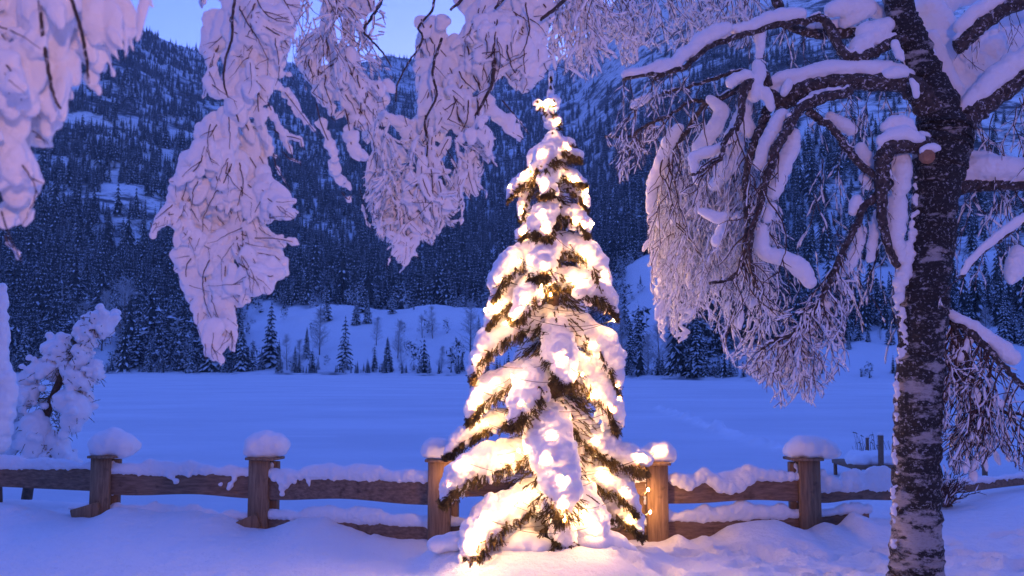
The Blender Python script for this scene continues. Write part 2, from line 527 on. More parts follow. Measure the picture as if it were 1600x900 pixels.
def meadow(px, s):
    w = fbm(px / 30.0, s / 20.0, 77, 3) * 18
    m = np.zeros_like(px + s, float)
    def blob(x0, x1, s0, s1, soft=25):
        a = np.clip((px + w - x0) / soft, 0, 1) * np.clip((x1 - px - w) / soft, 0, 1)
        b = np.clip((s + w - s0) / 12, 0, 1) * np.clip((s1 - s + w) / 12, 0, 1)
        return a * b
    m = np.maximum(m, blob(335, 880, -10, 150, 60))
    m = np.maximum(m, blob(915, 1110, -10, 190, 60))
    m = np.maximum(m, blob(820, 985, -10, 90, 40))
    m = np.maximum(m, blob(90, 205, -10, 60))
    m = np.maximum(m, blob(-300, 100, -10, 14))
    m = np.maximum(m, blob(1080, 2400, -20, 55))
    m = np.maximum(m, blob(200, 380, -10, 10))
    return m

cols = np.concatenate([np.linspace(-1200, -80, 60), np.linspace(-70, 1680, 620), np.linspace(1690, 3200, 70)])
rows = np.concatenate([np.linspace(-0.03, 0.14, 90), np.linspace(0.143, 1.0, 420), np.linspace(1.02, 1.35, 12)])
CP, RT = np.meshgrid(cols, rows)
D0 = shore_d(CP); D1 = ridge_d(CP)
DD = D0 + RT * (D1 - D0)
ZZ = land_z(CP, DD)
XX = (CP - 800) / FPX * DD
n, m = CP.shape
i = np.arange(n - 1)[:, None] * m; j = np.arange(m - 1)[None, :]
q = np.stack([i + j, i + j + 1, i + m + j + 1, i + m + j], -1).reshape(-1, 4)
mb = MB(); mb.add(np.stack([XX, DD, ZZ], -1).reshape(-1, 3), q)
mount = put('mountain', mb, M_MOUNT); tag(mount, kind='structure')
at = mount.data.attributes.new('meadow', 'FLOAT', 'POINT')
at.data.foreach_set('value', meadow(CP, DD - D0).ravel().astype(np.float32))

# ---- far forest: one mass, thousands of small conifers
def conifer_arrays(rng, tiers=8, per=7, snow=0.55):
    """unit-height conifer: triangles dark / snow"""
    dark = []; sn = []
    for k in range(tiers):
        f = k / (tiers - 1.0)
        z = 0.08 + 0.86 * f
        rad = 0.17 * (1 - f) ** 0.85 + 0.012
        off = rng.random() * 6.28
        for j in range(per):
            a = off + j / per * 6.283 + rng.normal(0, 0.15)
            r = rad * rng.uniform(0.75, 1.2)
            w = 3.14 / per * 0.9
            tip = np.array([math.cos(a) * r, math.sin(a) * r, z - 0.10 * r / 0.17 - 0.01])
            l = np.array([math.cos(a - w) * r * 0.55, math.sin(a - w) * r * 0.55, z - 0.02])
            rr = np.array([math.cos(a + w) * r * 0.55, math.sin(a + w) * r * 0.55, z - 0.02])
            top = np.array([0, 0, z + 0.10 * (1 - f) + 0.03])
            dark.append((top, l, tip)); dark.append((top, tip, rr))
            if rng.random() < snow:
                c = (l + rr) / 2
                up = np.array([0, 0, 0.006])
                sn.append((top * 0.35 + c * 0.65 + up, l * 0.55 + tip * 0.45 + up, tip + up * 1.5))
                sn.append((top * 0.35 + c * 0.65 + up, tip + up * 1.5, rr * 0.55 + tip * 0.45 + up))
    return np.array(dark), np.array(sn)

rng = np.random.default_rng(11)
variants = [conifer_arrays(rng, tiers=9, per=6, snow=s) for s in (0.75, 0.9, 0.6, 1.0)]
def frost_crown(rng, n=110):
    c = rng.normal(0, 1, (n, 3)); c /= np.linalg.norm(c, axis=1)[:, None]; c *= rng.random((n, 1)) ** 0.4
    c = c * [0.26, 0.26, 0.42] + [0, 0, 0.52]
    d = rng.normal(0, 1, (n, 2, 3)) * 0.055
    t = np.stack([c, c + d[:, 0], c + d[:, 1]], 1); k = int(n * 0.45)
    return t[:k], t[k:]
variants.append(frost_crown(rng))
N = 62000
px = rng.uniform(-260, 1860, N)
tt = rng.random(N) ** 1.25 * 1.0
d0 = shore_d(px); d1 = ridge_d(px)
dd = d0 + tt * (d1 - d0)
s_ = dd - d0
X = (px - 800) / FPX * dd
dens = np.ones(N)
clear = fbm(X / 90, dd / 60, 41, 5, 0.6)
# left hill: snowy ledges halfway up; right mountain: trees thin out upwards
clump = fbm(X / 35, dd / 30, 43, 3)
dens -= np.clip(0.15 - clump, 0, 0.5) * 0.9 * np.clip(tt * 4, 0.2, 1)
band = gauss(tt, 0.52, 0.26) * np.clip((480 - px) / 150, 0, 1) * 0.50
dens -= np.where(clear > -0.04, band * 2.0, band * 0.1)
hi = np.clip((px - 830) / 120, 0, 1)
dens -= hi * np.clip((tt - 0.42) / 0.15, 0, 1) * 0.92
dens -= np.clip((px - 1180) / 120, 0, 1) * np.clip((tt - 0.02) / 0.05, 0, 1) * np.where(clear > -0.12, 0.75, 0.2)
dens -= gauss(px, 640, 90) * np.clip((tt - 0.6) / 0.2, 0, 1) * 0.4
mdw = meadow(px, s_)
keep = (rng.random(N) < dens) & (rng.random(N) > mdw * 1.25 + 0.0) & (s_ > 3)
keep &= (mdw < 0.6) | (rng.random(N) < 0.06)
px, dd, X, tt = px[keep], dd[keep], X[keep], tt[keep]
# frosted scrub along the edges of the open slopes
n3 = 5200
p3 = rng.uniform(340, 1180, n3); e3 = shore_d(p3) + rng.uniform(10, 240, n3); m3 = meadow(p3, e3 - shore_d(p3))
k3 = (rng.random(n3) < np.where((m3 > 0.02) & (m3 < 0.98), 0.45, np.where(m3 >= 0.98, 0.035, 0.0)))
p3, e3 = p3[k3], e3[k3]
# low brush fringing the shore
n2 = 900
px2 = rng.uniform(-150, 1700, n2); d2 = shore_d(px2) + rng.exponential(4, n2) + 0.5
k2 = (fbm(px2 / 25, px2 * 0, 12, 3) > np.where(((px2 > 200) & (px2 < 380)) | ((px2 > 560) & (px2 < 1180)), -0.25, 0.12))
px2, d2 = px2[k2], d2[k2]
nb_ = len(px)
px = np.concatenate([px, px2, p3]); dd = np.concatenate([dd, d2, e3]); X = (px - 800) / FPX * dd; tt = np.concatenate([tt, np.full(len(px2), 0.02), np.full(len(p3), 0.0)])
zz = land_z(px, dd)
h = 13.5 * np.exp(rng.normal(0, 0.32, len(px))) * (1 - 0.38 * tt) * np.where((px > 1180), 0.75, 1)
mb = MB()
which = np.where(rng.random(len(px)) < np.clip(np.where(px < 400, 0.6, 0.42) - 1.6 * tt, 0.03, 1), 4, rng.integers(0, 4, len(px)))
h = np.where(which == 4, h * 0.62, h)
h[nb_:] *= rng.uniform(0.12, 0.42, len(px) - nb_)
which[nb_ + len(px2):] = np.where(rng.random(len(p3)) < 0.72, 4, which[nb_ + len(px2):]); h[nb_ + len(px2):] *= 1.9; ang = rng.uniform(0, 6.28, len(px)); wid = rng.uniform(0.85, 1.35, len(px))
for k in range(5):
    s = which == k
    c, sn_ = np.cos(ang[s]), np.sin(ang[s])
    for arr, mi in ((variants[k][0], 0), (variants[k][1], 1)):
        a = arr.reshape(-1, 3)
        x = (a[None, :, 0] * c[:, None] - a[None, :, 1] * sn_[:, None]) * (h[s] * wid[s])[:, None] + X[s][:, None]
        y = (a[None, :, 0] * sn_[:, None] + a[None, :, 1] * c[:, None]) * (h[s] * wid[s])[:, None] + dd[s][:, None]
        z = a[None, :, 2] * h[s][:, None] + zz[s][:, None] - 0.3
        v = np.stack([x, y, z], -1).reshape(-1, 3)
        mb.add(v, None, np.arange(len(v)).reshape(-1, 3), mi)
forest = put('forest', mb, [M_FARNEEDLE, M_FARSNOW], smooth=False)
tag(forest, 'dark conifer forest dusted with snow covering the mountain slopes', 'forest', kind='stuff')

# ---- unseen wooded slope added behind the viewpoint to block low sky light
xs = np.linspace(-260, 260, 60); ys = np.linspace(-230, -24, 50)
def back_z(X, Y):
    s = np.clip((-24 - Y) / 200.0, 0, 1)
    return -0.2 + 150 * s ** 0.85 + 6 * fbm(X / 30, Y / 30, 61, 5) * np.clip(s * 8, 0, 1)
mb = MB(); v, q = grid_mesh(xs, ys, back_z); mb.add(v, q)
o = put('added_hillside', mb, M_MOUNT); tag(o, kind='structure')
N = 1500
r9 = np.random.default_rng(99)
bx = r9.uniform(-200, 200, N); by = r9.uniform(-220, -30, N); bz = back_z(bx, by); bh = r9.uniform(10, 20, N)
mb = MB(); a = variants[2][0].reshape(-1, 3)
v = np.stack([a[None, :, 0] * bh[:, None] * 1.3 + bx[:, None], a[None, :, 1] * bh[:, None] * 1.3 + by[:, None], a[None, :, 2] * bh[:, None] + bz[:, None] - 0.4], -1).reshape(-1, 3)
mb.add(v, None, np.arange(len(v)).reshape(-1, 3))
o = put('forest', mb, M_FARNEEDLE, smooth=False); tag(o, 'unseen dark conifers added behind the viewpoint to block low sky', 'forest', kind='stuff')

# ---- individual trees along the far shore
def shore_conifer(rng, tiers, per):
    """unit-height spruce with real boughs: trunk + crown meshes"""
    tr = MB(); tr.tube([(0, 0, -0.02), (0, 0, 0.5), (0, 0, 0.98)], [0.014, 0.009, 0.002], 6)
    cr = MB()
    for k in range(tiers):
        f = k / (tiers - 1.0)
        z = 0.07 + 0.88 * f
        R0 = 0.155 * (1 - f) ** 0.8 + 0.012
        nb = max(4, int(per * (1 - 0.55 * f)))
        off = rng.random() * 6.28
        for j in range(nb):
            a = off + j / nb * 6.283 + rng.normal(0, 0.22)
            r = R0 * rng.uniform(0.6, 1.2)
            dz = -0.45 * r * rng.uniform(0.6, 1.3)
            w = r * 0.30
            ca, sa = math.cos(a), math.sin(a)
            def pt(u, side, up=0): return (ca * r * u - sa * side, sa * r * u + ca * side, z + dz * u * u + up)
            v = [pt(0.02, 0, 0.02), pt(0.45, -w, -0.01), pt(0.5, 0, 0.006), pt(0.45, w, -0.01), pt(0.85, -w * 0.6, -0.012), pt(1.0, 0), pt(0.85, w * 0.6, -0.012)]
            cr.add(v, [[1, 2, 5, 4], [2, 3, 6, 5]], [[0, 1, 2], [0, 2, 3]], 0)
            # hanging side sprays
            for u in (0.35, 0.6, 0.85):
                for sgn in (-1, 1):
                    b = pt(u, sgn * w * 0.5); 
                    cr.add([b, pt(u + 0.12, sgn * w * 1.1, -0.012), pt(u + 0.05, sgn * w * 0.5, -0.028 * rng.uniform(0.6, 1.3))], None, [[0, 1, 2]], 0)
            if rng.random() < 0.88:
                up = 0.006; w2 = w * rng.uniform(0.5, 0.9); u0 = rng.uniform(0.25, 0.45)
                v = [pt(u0, -w2 * 0.7, up), pt(u0, w2 * 0.7, up), pt(0.75, w2, up - 0.006), pt(1.03, 0, up - 0.002), pt(0.75, -w2, up - 0.006), pt(0.65, 0, up + 0.008)]
                cr.add(v, None, [[0, 5, 4], [0, 1, 5], [1, 2, 5], [2, 3, 5], [3, 4, 5]], 1)
    return tr.mesh('trunk'), cr.mesh('crown', smooth=False)

def bare_tree(rng, dense=1.0):
    tr = MB(); cr = MB()
    lean = rng.normal(0, 0.04, 2)
    T = np.array([(0, 0, -0.02), (lean[0] * .3, lean[1] * .3, 0.35), (lean[0], lean[1], 0.95)])
    tr.tube(T, [0.014, 0.009, 0.002], 5)
    for i in range(int(70 * dense)):
        f = rng.uniform(0.12, 0.97)
        b = T[0] + (T[2] - T[0]) * f
        a = rng.uniform(0, 6.28); L = 0.28 * (1.05 - f) * rng.uniform(0.7, 1.2) + 0.02
        d = np.array([math.cos(a), math.sin(a), rng.uniform(0.5, 1.1)]); d /= np.linalg.norm(d)
        mid = b + d * L * 0.55; tip = mid + (d + [0, 0, 0.05]) * L * 0.5
        cr.tube([b, mid, tip], [0.004, 0.0035, 0.001], 3, cap=False)
        for k in range(7):
            u = rng.uniform(0.2, 1); s = b + (tip - b) * u
            e = s + rng.normal(0, 1, 3) * 0.045 + d * 0.04
            cr.tube([s, (s + e) / 2 + rng.normal(0, 0.004, 3), e], [0.0026, 0.0022, 0.0012], 3, cap=False)
    return tr.mesh('trunk'), cr.mesh('crown', smooth=False)

rng = np.random.default_rng(4)
con = [shore_conifer(rng, t, p) for t, p in ((22, 11), (17, 10), (26, 12), (14, 9))]
bare = [bare_tree(rng), bare_tree(rng, 1.3), bare_tree(rng, 0.8)]
for tr_, cr_ in con: tr_.materials.append(M_TRUNK); cr_.materials.append(M_FARNEEDLE); cr_.materials.append(M_FARSNOW)
for tr_, cr_ in bare: tr_.materials.append(M_TRUNK); cr_.materials.append(M_FROST)

# column px, foot py, top py, kind (c conifer / b bare / s round shrub)
SH = [(16,560,492,'c'),(40,578,500,'c'),(72,562,505,'c'),(100,560,488,'c'),(132,560,470,'b'),(160,548,455,'b'),(196,552,430,'b'),(216,574,500,'c'),(236,578,520,'c'),
      (252,575,495,'c'),(272,580,545,'c'),(285,576,500,'c'),(300,582,520,'c'),(318,580,540,'c'),(335,580,470,'c'),(352,582,545,'c'),(378,580,495,'c'),
      (396,580,530,'c'),(410,578,545,'c'),(424,573,470,'c'),(438,582,548,'c'),(462,580,540,'c'),(470,576,530,'b'),(480,560,510,'c'),(498,578,556,'c'),
      (500,555,480,'b'),(510,502,450,'c'),(540,577,492,'c'),(556,508,462,'c'),(574,505,455,'c'),(566,488,440,'c'),(588,540,495,'b'),(612,490,448,'c'),
      (606,580,525,'c'),(622,560,500,'b'),(628,575,540,'b'),(600,585,565,'c'),(450,578,520,'b'),(676,530,478,'b'),(660,528,490,'b'),(690,582,540,'b'),(712,480,445,'c'),(735,560,470,'b'),
      (748,540,492,'c'),(705,575,545,'b'),(722,580,552,'c'),(740,582,540,'b'),(655,470,430,'c'),(636,455,415,'c'),(520,470,430,'c'),(585,455,420,'c'),(700,455,420,'b'),
      (972,560,480,'b'),(985,575,500,'c'),(998,545,475,'c'),(1012,580,520,'b'),(1030,582,500,'b'),(1046,578,525,'b'),(1062,580,505,'c'),(1076,592,530,'c'),(1088,592,495,'c'),(1102,592,540,'c'),
      (1122,592,555,'c'),(1140,592,560,'c'),(1160,590,562,'c'),(1180,594,566,'b'),(1208,590,560,'c'),(1240,592,560,'c'),(960,585,545,'b'),(1052,565,490,'b'),
      (1342,532,490,'c'),(1390,538,492,'c'),(1356,534,505,'c'),(1310,525,480,'b'),(1285,530,490,'b'),(1325,545,515,'c'),(1570,535,455,'c'),(1585,535,470,'c'),(1500,538,495,'c'),(1540,530,480,'b'),(1522,535,500,'c'),
      (1260,530,490,'c'),(1226,560,520,'b'),(1195,575,530,'b'),(1150,575,520,'b'),(1600,540,480,'c'),(22,590,560,'c'),(60,585,556,'b'),(1375,532,512,'b')]
SHAPES = {'c': 'conifer', 'b': 'bare_tree'}
import collections
def find_depth(px, foot):
    """forward distance where the land is seen at pixel row `foot`"""
    d0 = float(shore_d(px)); ds = np.linspace(d0 + 1, d0 + 330, 400)
    z = land_z(np.full(400, float(px)), ds)
    for k in range(400):
        if P(px, foot, ds[k])[2] <= z[k]: return ds[k], z[k]
    k = 60
    return ds[k], z[k]
landmarks = [(540, 'the tall lone spruce')]
def where_label(px):
    if px < 200: return 'above the snow-bent young spruce'
    if px < 400: return 'below the long hanging snow branch'
    if px < 760: return 'on the open snowy knoll'
    if px < 1100: return 'right of the lit tree'
    return 'on the right shore behind the birch'
cnt = collections.Counter()
ORD = 'first second third fourth fifth sixth seventh eighth ninth tenth eleventh twelfth thirteenth fourteenth fifteenth sixteenth seventeenth eighteenth nineteenth twentieth'.split() + ['21st','22nd','23rd','24th','25th','26th','27th','28th','29th','30th']
SH.sort()
for idx, (px_, foot, top, kd) in enumerate(SH):
    d, z = find_depth(px_, foot)
    Ht = max(3.0, (foot - top) / FPX * d * 1.02)
    mesh2 = con[idx % 4] if kd == 'c' else bare[idx % 3]
    base = ((px_ - 800) / FPX * d, d, z - 0.2)
    size = 'tall' if foot - top > 60 else ('small' if foot - top < 40 else 'mid-sized')
    what = 'snow-dusted dark conifer' if kd == 'c' else 'leafless frosted pale tree'
    key = (kd, where_label(px_)); cnt[key] += 1
    lab = f'{size} {what}, {ORD[cnt[key] - 1]} from the left {where_label(px_)}'
    t = thing(SHAPES[kd], lab, 'tree', base, 'snowy trees along the far shore')
    t.rotation_euler.z = rng.uniform(0, 6.28)
    wdt = rng.uniform(0.85, 1.25) * (1.0 if kd == 'c' else 1.1)
    t.scale = (Ht * wdt, Ht * wdt, Ht)
    for me, nm in zip(mesh2, ('trunk', 'crown')):
        c = bpy.data.objects.new(nm, me); COL.objects.link(c); c.parent = t

# ================================================================== FENCE
def gdepth(px, py):
    """forward distance where the near ground is seen at pixel (px,py)"""
    for d in np.arange(7.0, 14, 0.01):
        w = P(px, py, d)
        if w[2] <= float(ground_z(w[0], w[1])): return d
    return 10.0
rng = np.random.default_rng(8)
# px of post foot, foot py, top py, width px, second-board side
POSTS = [(155, 806, 716, 31, 1, 'leftmost fence post, grey, with a cushion of snow on its cap board'),
         (403, 824, 719, 34, 1, 'second fence post from the left, grey, under a rounded snow cushion'),
         (686, 846, 722, 35, 1, 'lamp-lit orange-brown fence post just left of the glowing spruce'),
         (1028, 846, 727, 33, -1, 'lamp-lit orange-brown fence post just right of the glowing spruce'),
         (1267, 836, 720, 34, -1, 'fence post between spruce and birch under a wide mushroom of snow')]
CAPS = [[(150,708,8),(160,695,17),(176,692,18),(192,697,16),(206,699,8),(165,704,15),(185,705,14)],
        [(392,706,9),(400,697,15),(415,694,16),(432,695,14),(443,697,8),(405,710,12),(422,712,12),(438,703,9)],
        [(668,706,9),(676,703,14),(690,704,14),(703,705,13),(714,708,9),(680,713,9),(698,713,9)],
        [(1012,712,11),(1022,708,13),(1036,708,14),(1045,713,10),(1005,712,10),(1030,716,9)],
        [(1240,706,11),(1252,700,14),(1268,700,15),(1284,702,14),(1298,706,11),(1306,709,6),(1260,708,12),(1282,709,11)]]
post_w = []
YAW = {}
for k, (px, fy, ty, wpx, side, lab) in enumerate(POSTS):
    d = gdepth(px, fy)
    post_w.append((d, *P(px, fy, d)))
for k, (px, fy, ty, wpx, side, lab) in enumerate(POSTS):
    d, x, y, z = post_w[k]
    a = post_w[max(0, k - 1)]; b = post_w[min(4, k + 1)]
    yaw = math.atan2(b[2] - a[2], b[1] - a[1])
    rot = np.array(Matrix.Rotation(yaw, 3, 'Z'))
    t = thing('fence_post', lab, 'fence post', (x, y, z - 0.3), 'posts of the wooden lakeside fence')
    w = wpx * d / FPX
    ztop = P(px, ty, d)[2]
    h = ztop - z + 0.3
    mb = MB(); mb.box((x, y, z - 0.3 + h / 2), (w, 0.055, h), rot, taper=0.006); put('front_board', mb, M_POST, t)
    mb = MB(); mb.box(np.array((x, y, z - 0.3 + h / 2 - 0.01)) + rot @ np.array((0.05 * side, 0.125, 0)), (w, 0.055, h - 0.02), rot, taper=0.006); put('rear_board', mb, M_POST, t)
    mb = MB(); mb.box(np.array((x, y, ztop + 0.017)) + rot @ np.array((0.03 * side, 0.06, 0)), (w + 0.10, 0.26, 0.028), rot, taper=0.005); put('cap_board', mb, M_POST, t)
    cm = np.mean([c[0] for c in CAPS[k]])
    cp = [(cm + (a_ - cm) * 1.05, b_ - 1, r_ * 1.28, d + 0.06) for a_, b_, r_ in CAPS[k]]
    blobs = np.concatenate([chain([c, c], (1, 0.95, 1)) for c in cp])
    for c in list(blobs): 
        e = c.copy(); e[1] += 0.05; blobs = np.vstack([blobs, e])
        e = c.copy(); e[1] -= 0.04; e[3:] *= 0.9; blobs = np.vstack([blobs, e])
    blobs[:, 2] = np.maximum(blobs[:, 2], ztop + 0.03 + blobs[:, 5] * 0.72)
    snow_mesh('snow_cap', blobs, 0.02, M_SNOW, t, lump=0.05, lscale=0.16, smooth=14, fine=0.006)
    if k < 2:   # angled foot half out of the drift
        a_ = P(px - 44, fy + (8 if k else 2), d - 0.10); b2 = P(px + 2, fy - 12, d - 0.02)
        ang_ = math.atan2(b2[2] - a_[2], b2[0] - a_[0]); mb = MB()
        mb.box((a_ + b2) / 2, (np.linalg.norm(b2 - a_), 0.06, 0.15), np.array(Matrix.Rotation(-ang_, 3, 'Y')), taper=0.008); put('foot_brace', mb, M_POST, t)
    # wisps of snow stuck in the joint
    sb = []
    for i in range(22):
        u = rng.random()
        sb.append([x + side * w * 0.5 + rng.normal(0, 0.006), y + 0.05, ztop - 0.05 - u * 0.35, 0.014 + 0.01 * rng.random(), 0.02, 0.02 + 0.015 * rng.random()])
    snow_mesh('stuck_snow', sb, 0.007, M_SNOW, t, lump=0.01, lscale=0.03, smooth=1)

def rail(name, pts, hgt, lab, off=0.065, snow=None, drops=(), snow_h=0.07, lump=0.03):
    """pts: (px, py_top, depth) of the rail's upper edge"""
    w = PP(pts); w[:, 1] += off
    t = thing(name, lab, 'fence rail', w[0], 'rails of the wooden lakeside fence')
    mb = MB()
    n = 40
    s = np.linspace(0, 1, n); ks = np.linspace(0, 1, len(w))
    c = np.stack([np.interp(s, ks, w[:, i]) for i in range(3)], 1)
    c[:, 2] += 0.006 * np.sin(s * 9 + w[0, 0]) 
    hh = hgt * (1 + 0.05 * np.sin(s * 7 + 1))
    ring = []
    for (dy, dz) in ((-0.03, 0), (0.03, 0), (0.03, -1), (-0.03, -1)):
        q_ = c.copy(); q_[:, 1] += dy; q_[:, 2] += dz * hh; ring.append(q_)
    v = np.stack(ring, 1).reshape(-1, 3)
    i = np.arange(n - 1)[:, None] * 4; j = np.arange(4)[None]; k = (j + 1) % 4
    mb.add(v, np.stack([i + j, i + 4 + j, i + 4 + k, i + k], -1).reshape(-1, 4))
    mb.add(v[[0, 1, 2, 3]], [[0, 1, 2, 3]]); mb.add(v[-4:], [[3, 2, 1, 0]])
    put('board', mb, M_RAIL, t, smooth=False)
    r2 = np.random.default_rng(int(abs(w[0, 0]) * 100))
    sb = []
    L = np.linalg.norm(w[-1] - w[0]); m_ = max(6, int(L / 0.02))
    for q_ in range(m_):
        u = q_ / (m_ - 1)
        p = np.array([np.interp(u, s, c[:, i]) for i in range(3)])
        hv = snow_h * (1 + 0.30 * math.sin(u * 6.5 + w[0, 0] * 3) + 0.16 * math.sin(u * 23 + w[0, 1] * 5) + 0.10 * math.sin(u * 47))
        sb.append([p[0], p[1], p[2] + hv * 0.35, 0.05, 0.055, hv * 0.75])
        if r2.random() < 0.14: sb.append([p[0] + r2.normal(0, 0.01), p[1] - 0.035, p[2] + 0.012 - r2.random() * 0.022, 0.022, 0.02, 0.025 + 0.02 * r2.random()])
    for (a_, b_, r_) in drops:
        d_ = np.interp(a_, [q[0] for q in pts], [q[2] for q in pts]) + off - 0.045
        q = P(a_, b_, d_); rr = r_ * d_ / FPX
        sb.append([q[0], q[1], q[2], rr, max(0.025, rr * 0.6), rr])
    snow_mesh('rail_snow', sb, 0.011, M_SNOW, t, lump=lump, lscale=0.10, smooth=5, fine=0.009)
    return t
D = [p[0] for p in post_w]
rail('fence_rail', [(-120, 728, D[0] + 0.45), (0, 729, D[0] + 0.3), (150, 733, D[0])], 0.24, 'upper fence rail at the far left, running out of the picture', snow_h=0.09)
rail('fence_rail', [(160, 738, D[0]), (395, 742, D[1])], 0.24, 'upper fence rail between the two grey posts on the left', snow_h=0.10,
     drops=[(360,757,6),(366,749,5),(357,763,4),(345,757,4),(275,752,5),(270,747,4),(265,744,5),(295,743,4)])
rail('fence_rail', [(405, 744, D[1]), (680, 750, D[2])], 0.235, 'upper fence rail between the second post and the spruce, icicled snow at its left end', snow_h=0.10,
     drops=[(440,752,8),(441,762,7),(441,772,5),(447,757,7),(452,750,8),(430,746,8),(460,750,6),(482,752,5),(483,758,3),(455,745,9),(470,745,7)])
rail('fence_rail', [(692, 752, D[2]), (1022, 752, D[3])], 0.15, 'upper fence rail passing behind the glowing spruce', snow_h=0.09)
rail('fence_rail', [(1034, 752, D[3]), (1260, 748, D[4])], 0.22, 'upper fence rail right of the spruce with thick scalloped snow drooping over it', snow_h=0.07,
     drops=[(1055,748,11),(1066,752,12),(1076,756,12),(1088,752,9),(1095,744,10),(1108,744,9),(1116,752,12),(1126,758,13),(1140,760,13),(1155,756,14),(1166,746,15),(1178,740,13),(1170,736,12),(1190,742,12),(1205,742,11),(1220,744,10),(1235,745,9),(1213,748,6),(1250,745,8),(1100,738,10)])
rail('fence_rail', [(1278, 765, D[4]), (1330, 764, D[4] + 0.08), (1420, 760, D[4] + 0.3)], 0.13, 'upper fence rail ending behind the birch trunk, heavily snow covered', snow_h=0.15,
     drops=[(1295,752,12),(1305,757,11),(1320,758,12),(1340,757,10),(1285,740,8)])
rail('fence_rail', [(1440, 760, D[4] + 0.5), (1520, 756, D[4] + 0.9), (1600, 745, D[4] + 1.5), (1700, 738, D[4] + 2.2)], 0.10, 'half-buried fence rail right of the birch trunk', snow_h=0.05)
# lower rails, mostly drifted over
rail('fence_rail', [(108, 797, D[0]), (155, 793, D[0])], 0.15, 'stub of lower rail poking from the drift at the leftmost post', snow_h=0.03)
rail('fence_rail', [(170, 802, D[0] + 0.02), (395, 812, D[1])], 0.16, 'lower fence rail between the two grey posts, nearly buried', snow_h=0.09)
rail('fence_rail', [(405, 808, D[1]), (680, 821, D[2])], 0.18, 'lower fence rail left of the spruce, showing through the drift', snow_h=0.10)
rail('fence_rail', [(692, 820, D[2]), (1022, 822, D[3])], 0.15, 'lower fence rail hidden behind the spruce foot', snow_h=0.08)
rail('fence_rail', [(1034, 814, D[3]), (1260, 808, D[4])], 0.20, 'lower fence rail right of the spruce, crusted with frost', snow_h=0.11)
rail('fence_rail', [(1280, 806, D[4]), (1360, 800, D[4] + 0.1)], 0.18, 'short lower rail stub between the mushroom-capped post and the birch', snow_h=0.07)

# drifts banked against the fence
def drift(pts, lab_i):
    return np.concatenate([chain(p, (1, 1.3, 1)) for p in pts])
DR = []
def dr(px, py, r, dd=-0.12, sq=1.0):
    d = np.interp(px, [155, 403, 686, 1028, 1267, 1500], D + [D[-1] + 0.3]) + dd
    p = P(px, py, d); rr = r * d / FPX
    DR.append([p[0], p[1], p[2], rr * 1.5, rr * 1.5, rr * sq])
for a_, b_, r_ in [(20,800,18),(60,806,16),(180,800,10),(200,806,20),(215,812,22),(235,822,16),(260,815,20),(300,812,22),(335,815,18),(355,820,10),(320,822,22),(280,828,20),
                   (420,836,12),(440,835,14),(470,826,22),(500,826,24),(530,834,18),(548,840,14),(520,838,18),(585,840,7),(600,846,8),
                   (1060,842,10),(1100,845,10),(1150,834,18),(1180,830,22),(1210,828,24),(1238,832,14),(1225,836,18),(1280,840,16),(1295,832,14),(1305,842,14),
                   (1335,806,12),(1345,812,12),(1365,822,18),(1390,826,22),(1420,826,22),(1320,836,10),(1290,822,10)]:
    dr(a_, b_, r_)
for a_, b_, r_, dp in [(690,862,17,8.15),(720,862,22,8.0),(750,868,24,7.85),(790,872,26,7.75),(830,868,28,7.75),(860,876,22,7.7),(895,868,30,7.75),(930,862,30,7.8),(965,866,24,7.9),(995,866,16,8.1),(925,880,26,7.6),(1020,862,12,8.3)]:
    p = P(a_, b_, dp); DR.append([p[0], p[1], p[2], r_ * dp / FPX * 1.6, r_ * dp / FPX * 1.6, r_ * dp / FPX * 1.1])

def mounds(X, Y, Z):
    for (x, y, z, rx, ry, rz) in DR:
        g0 = float(ground_z(x, y)); h = (z + rz * 0.62) - g0
        if h <= 0: continue
        g = np.exp(-((X - x) / (rx * 1.05)) ** 2 - ((Y - y) / np.where(Y < y, 1.6 * rx + 0.1, 1.2 * rx)) ** 2)
        c = Z + np.maximum(0, g0 + h - Z) * g
        Z = np.maximum(Z, c)
    return Z + 0.018 * fbm(X * 8, Y * 8, 55, 4, 0.6) * (Y < 12)
# near ground: dense in view, coarse behind
xs = np.concatenate([np.linspace(-60, -8.2, 25), np.linspace(-8, 8, 400), np.linspace(8.2, 60, 25)])
ys = np.concatenate([np.linspace(-40, 5.8, 30), np.linspace(6, 11.5, 200), np.linspace(11.7, 24, 30)])
mb = MB(); v, q = grid_mesh(xs, ys, lambda X, Y: footprints(X, Y, mounds(X, Y, ground_z(X, Y)))); mb.add(v, q)
g = put('ground', mb, M_GROUND); tag(g, kind='structure')


# ================================================================== LIT SPRUCE
TD = 8.25                      # forward distance of the spruce stem
TX = 865.0
foot = P(TX, 868, TD)
spruce = thing('spruce_tree', 'narrow spruce glowing with warm lights under heavy snow in front of the fence', 'tree', (foot[0], foot[1], float(ground_z(foot[0], foot[1])) - 0.05))
rng = np.random.default_rng(21)
mb = MB(); top = P(861, 112, TD)
b0 = np.array(spruce['base'])
mb.tube([b0, b0 + (top - b0) * 0.5 + [0.01, 0, 0], top - [0, 0, 0.1]], [0.11, 0.06, 0.012], 10)
put('trunk', mb, M_TRUNK, spruce)

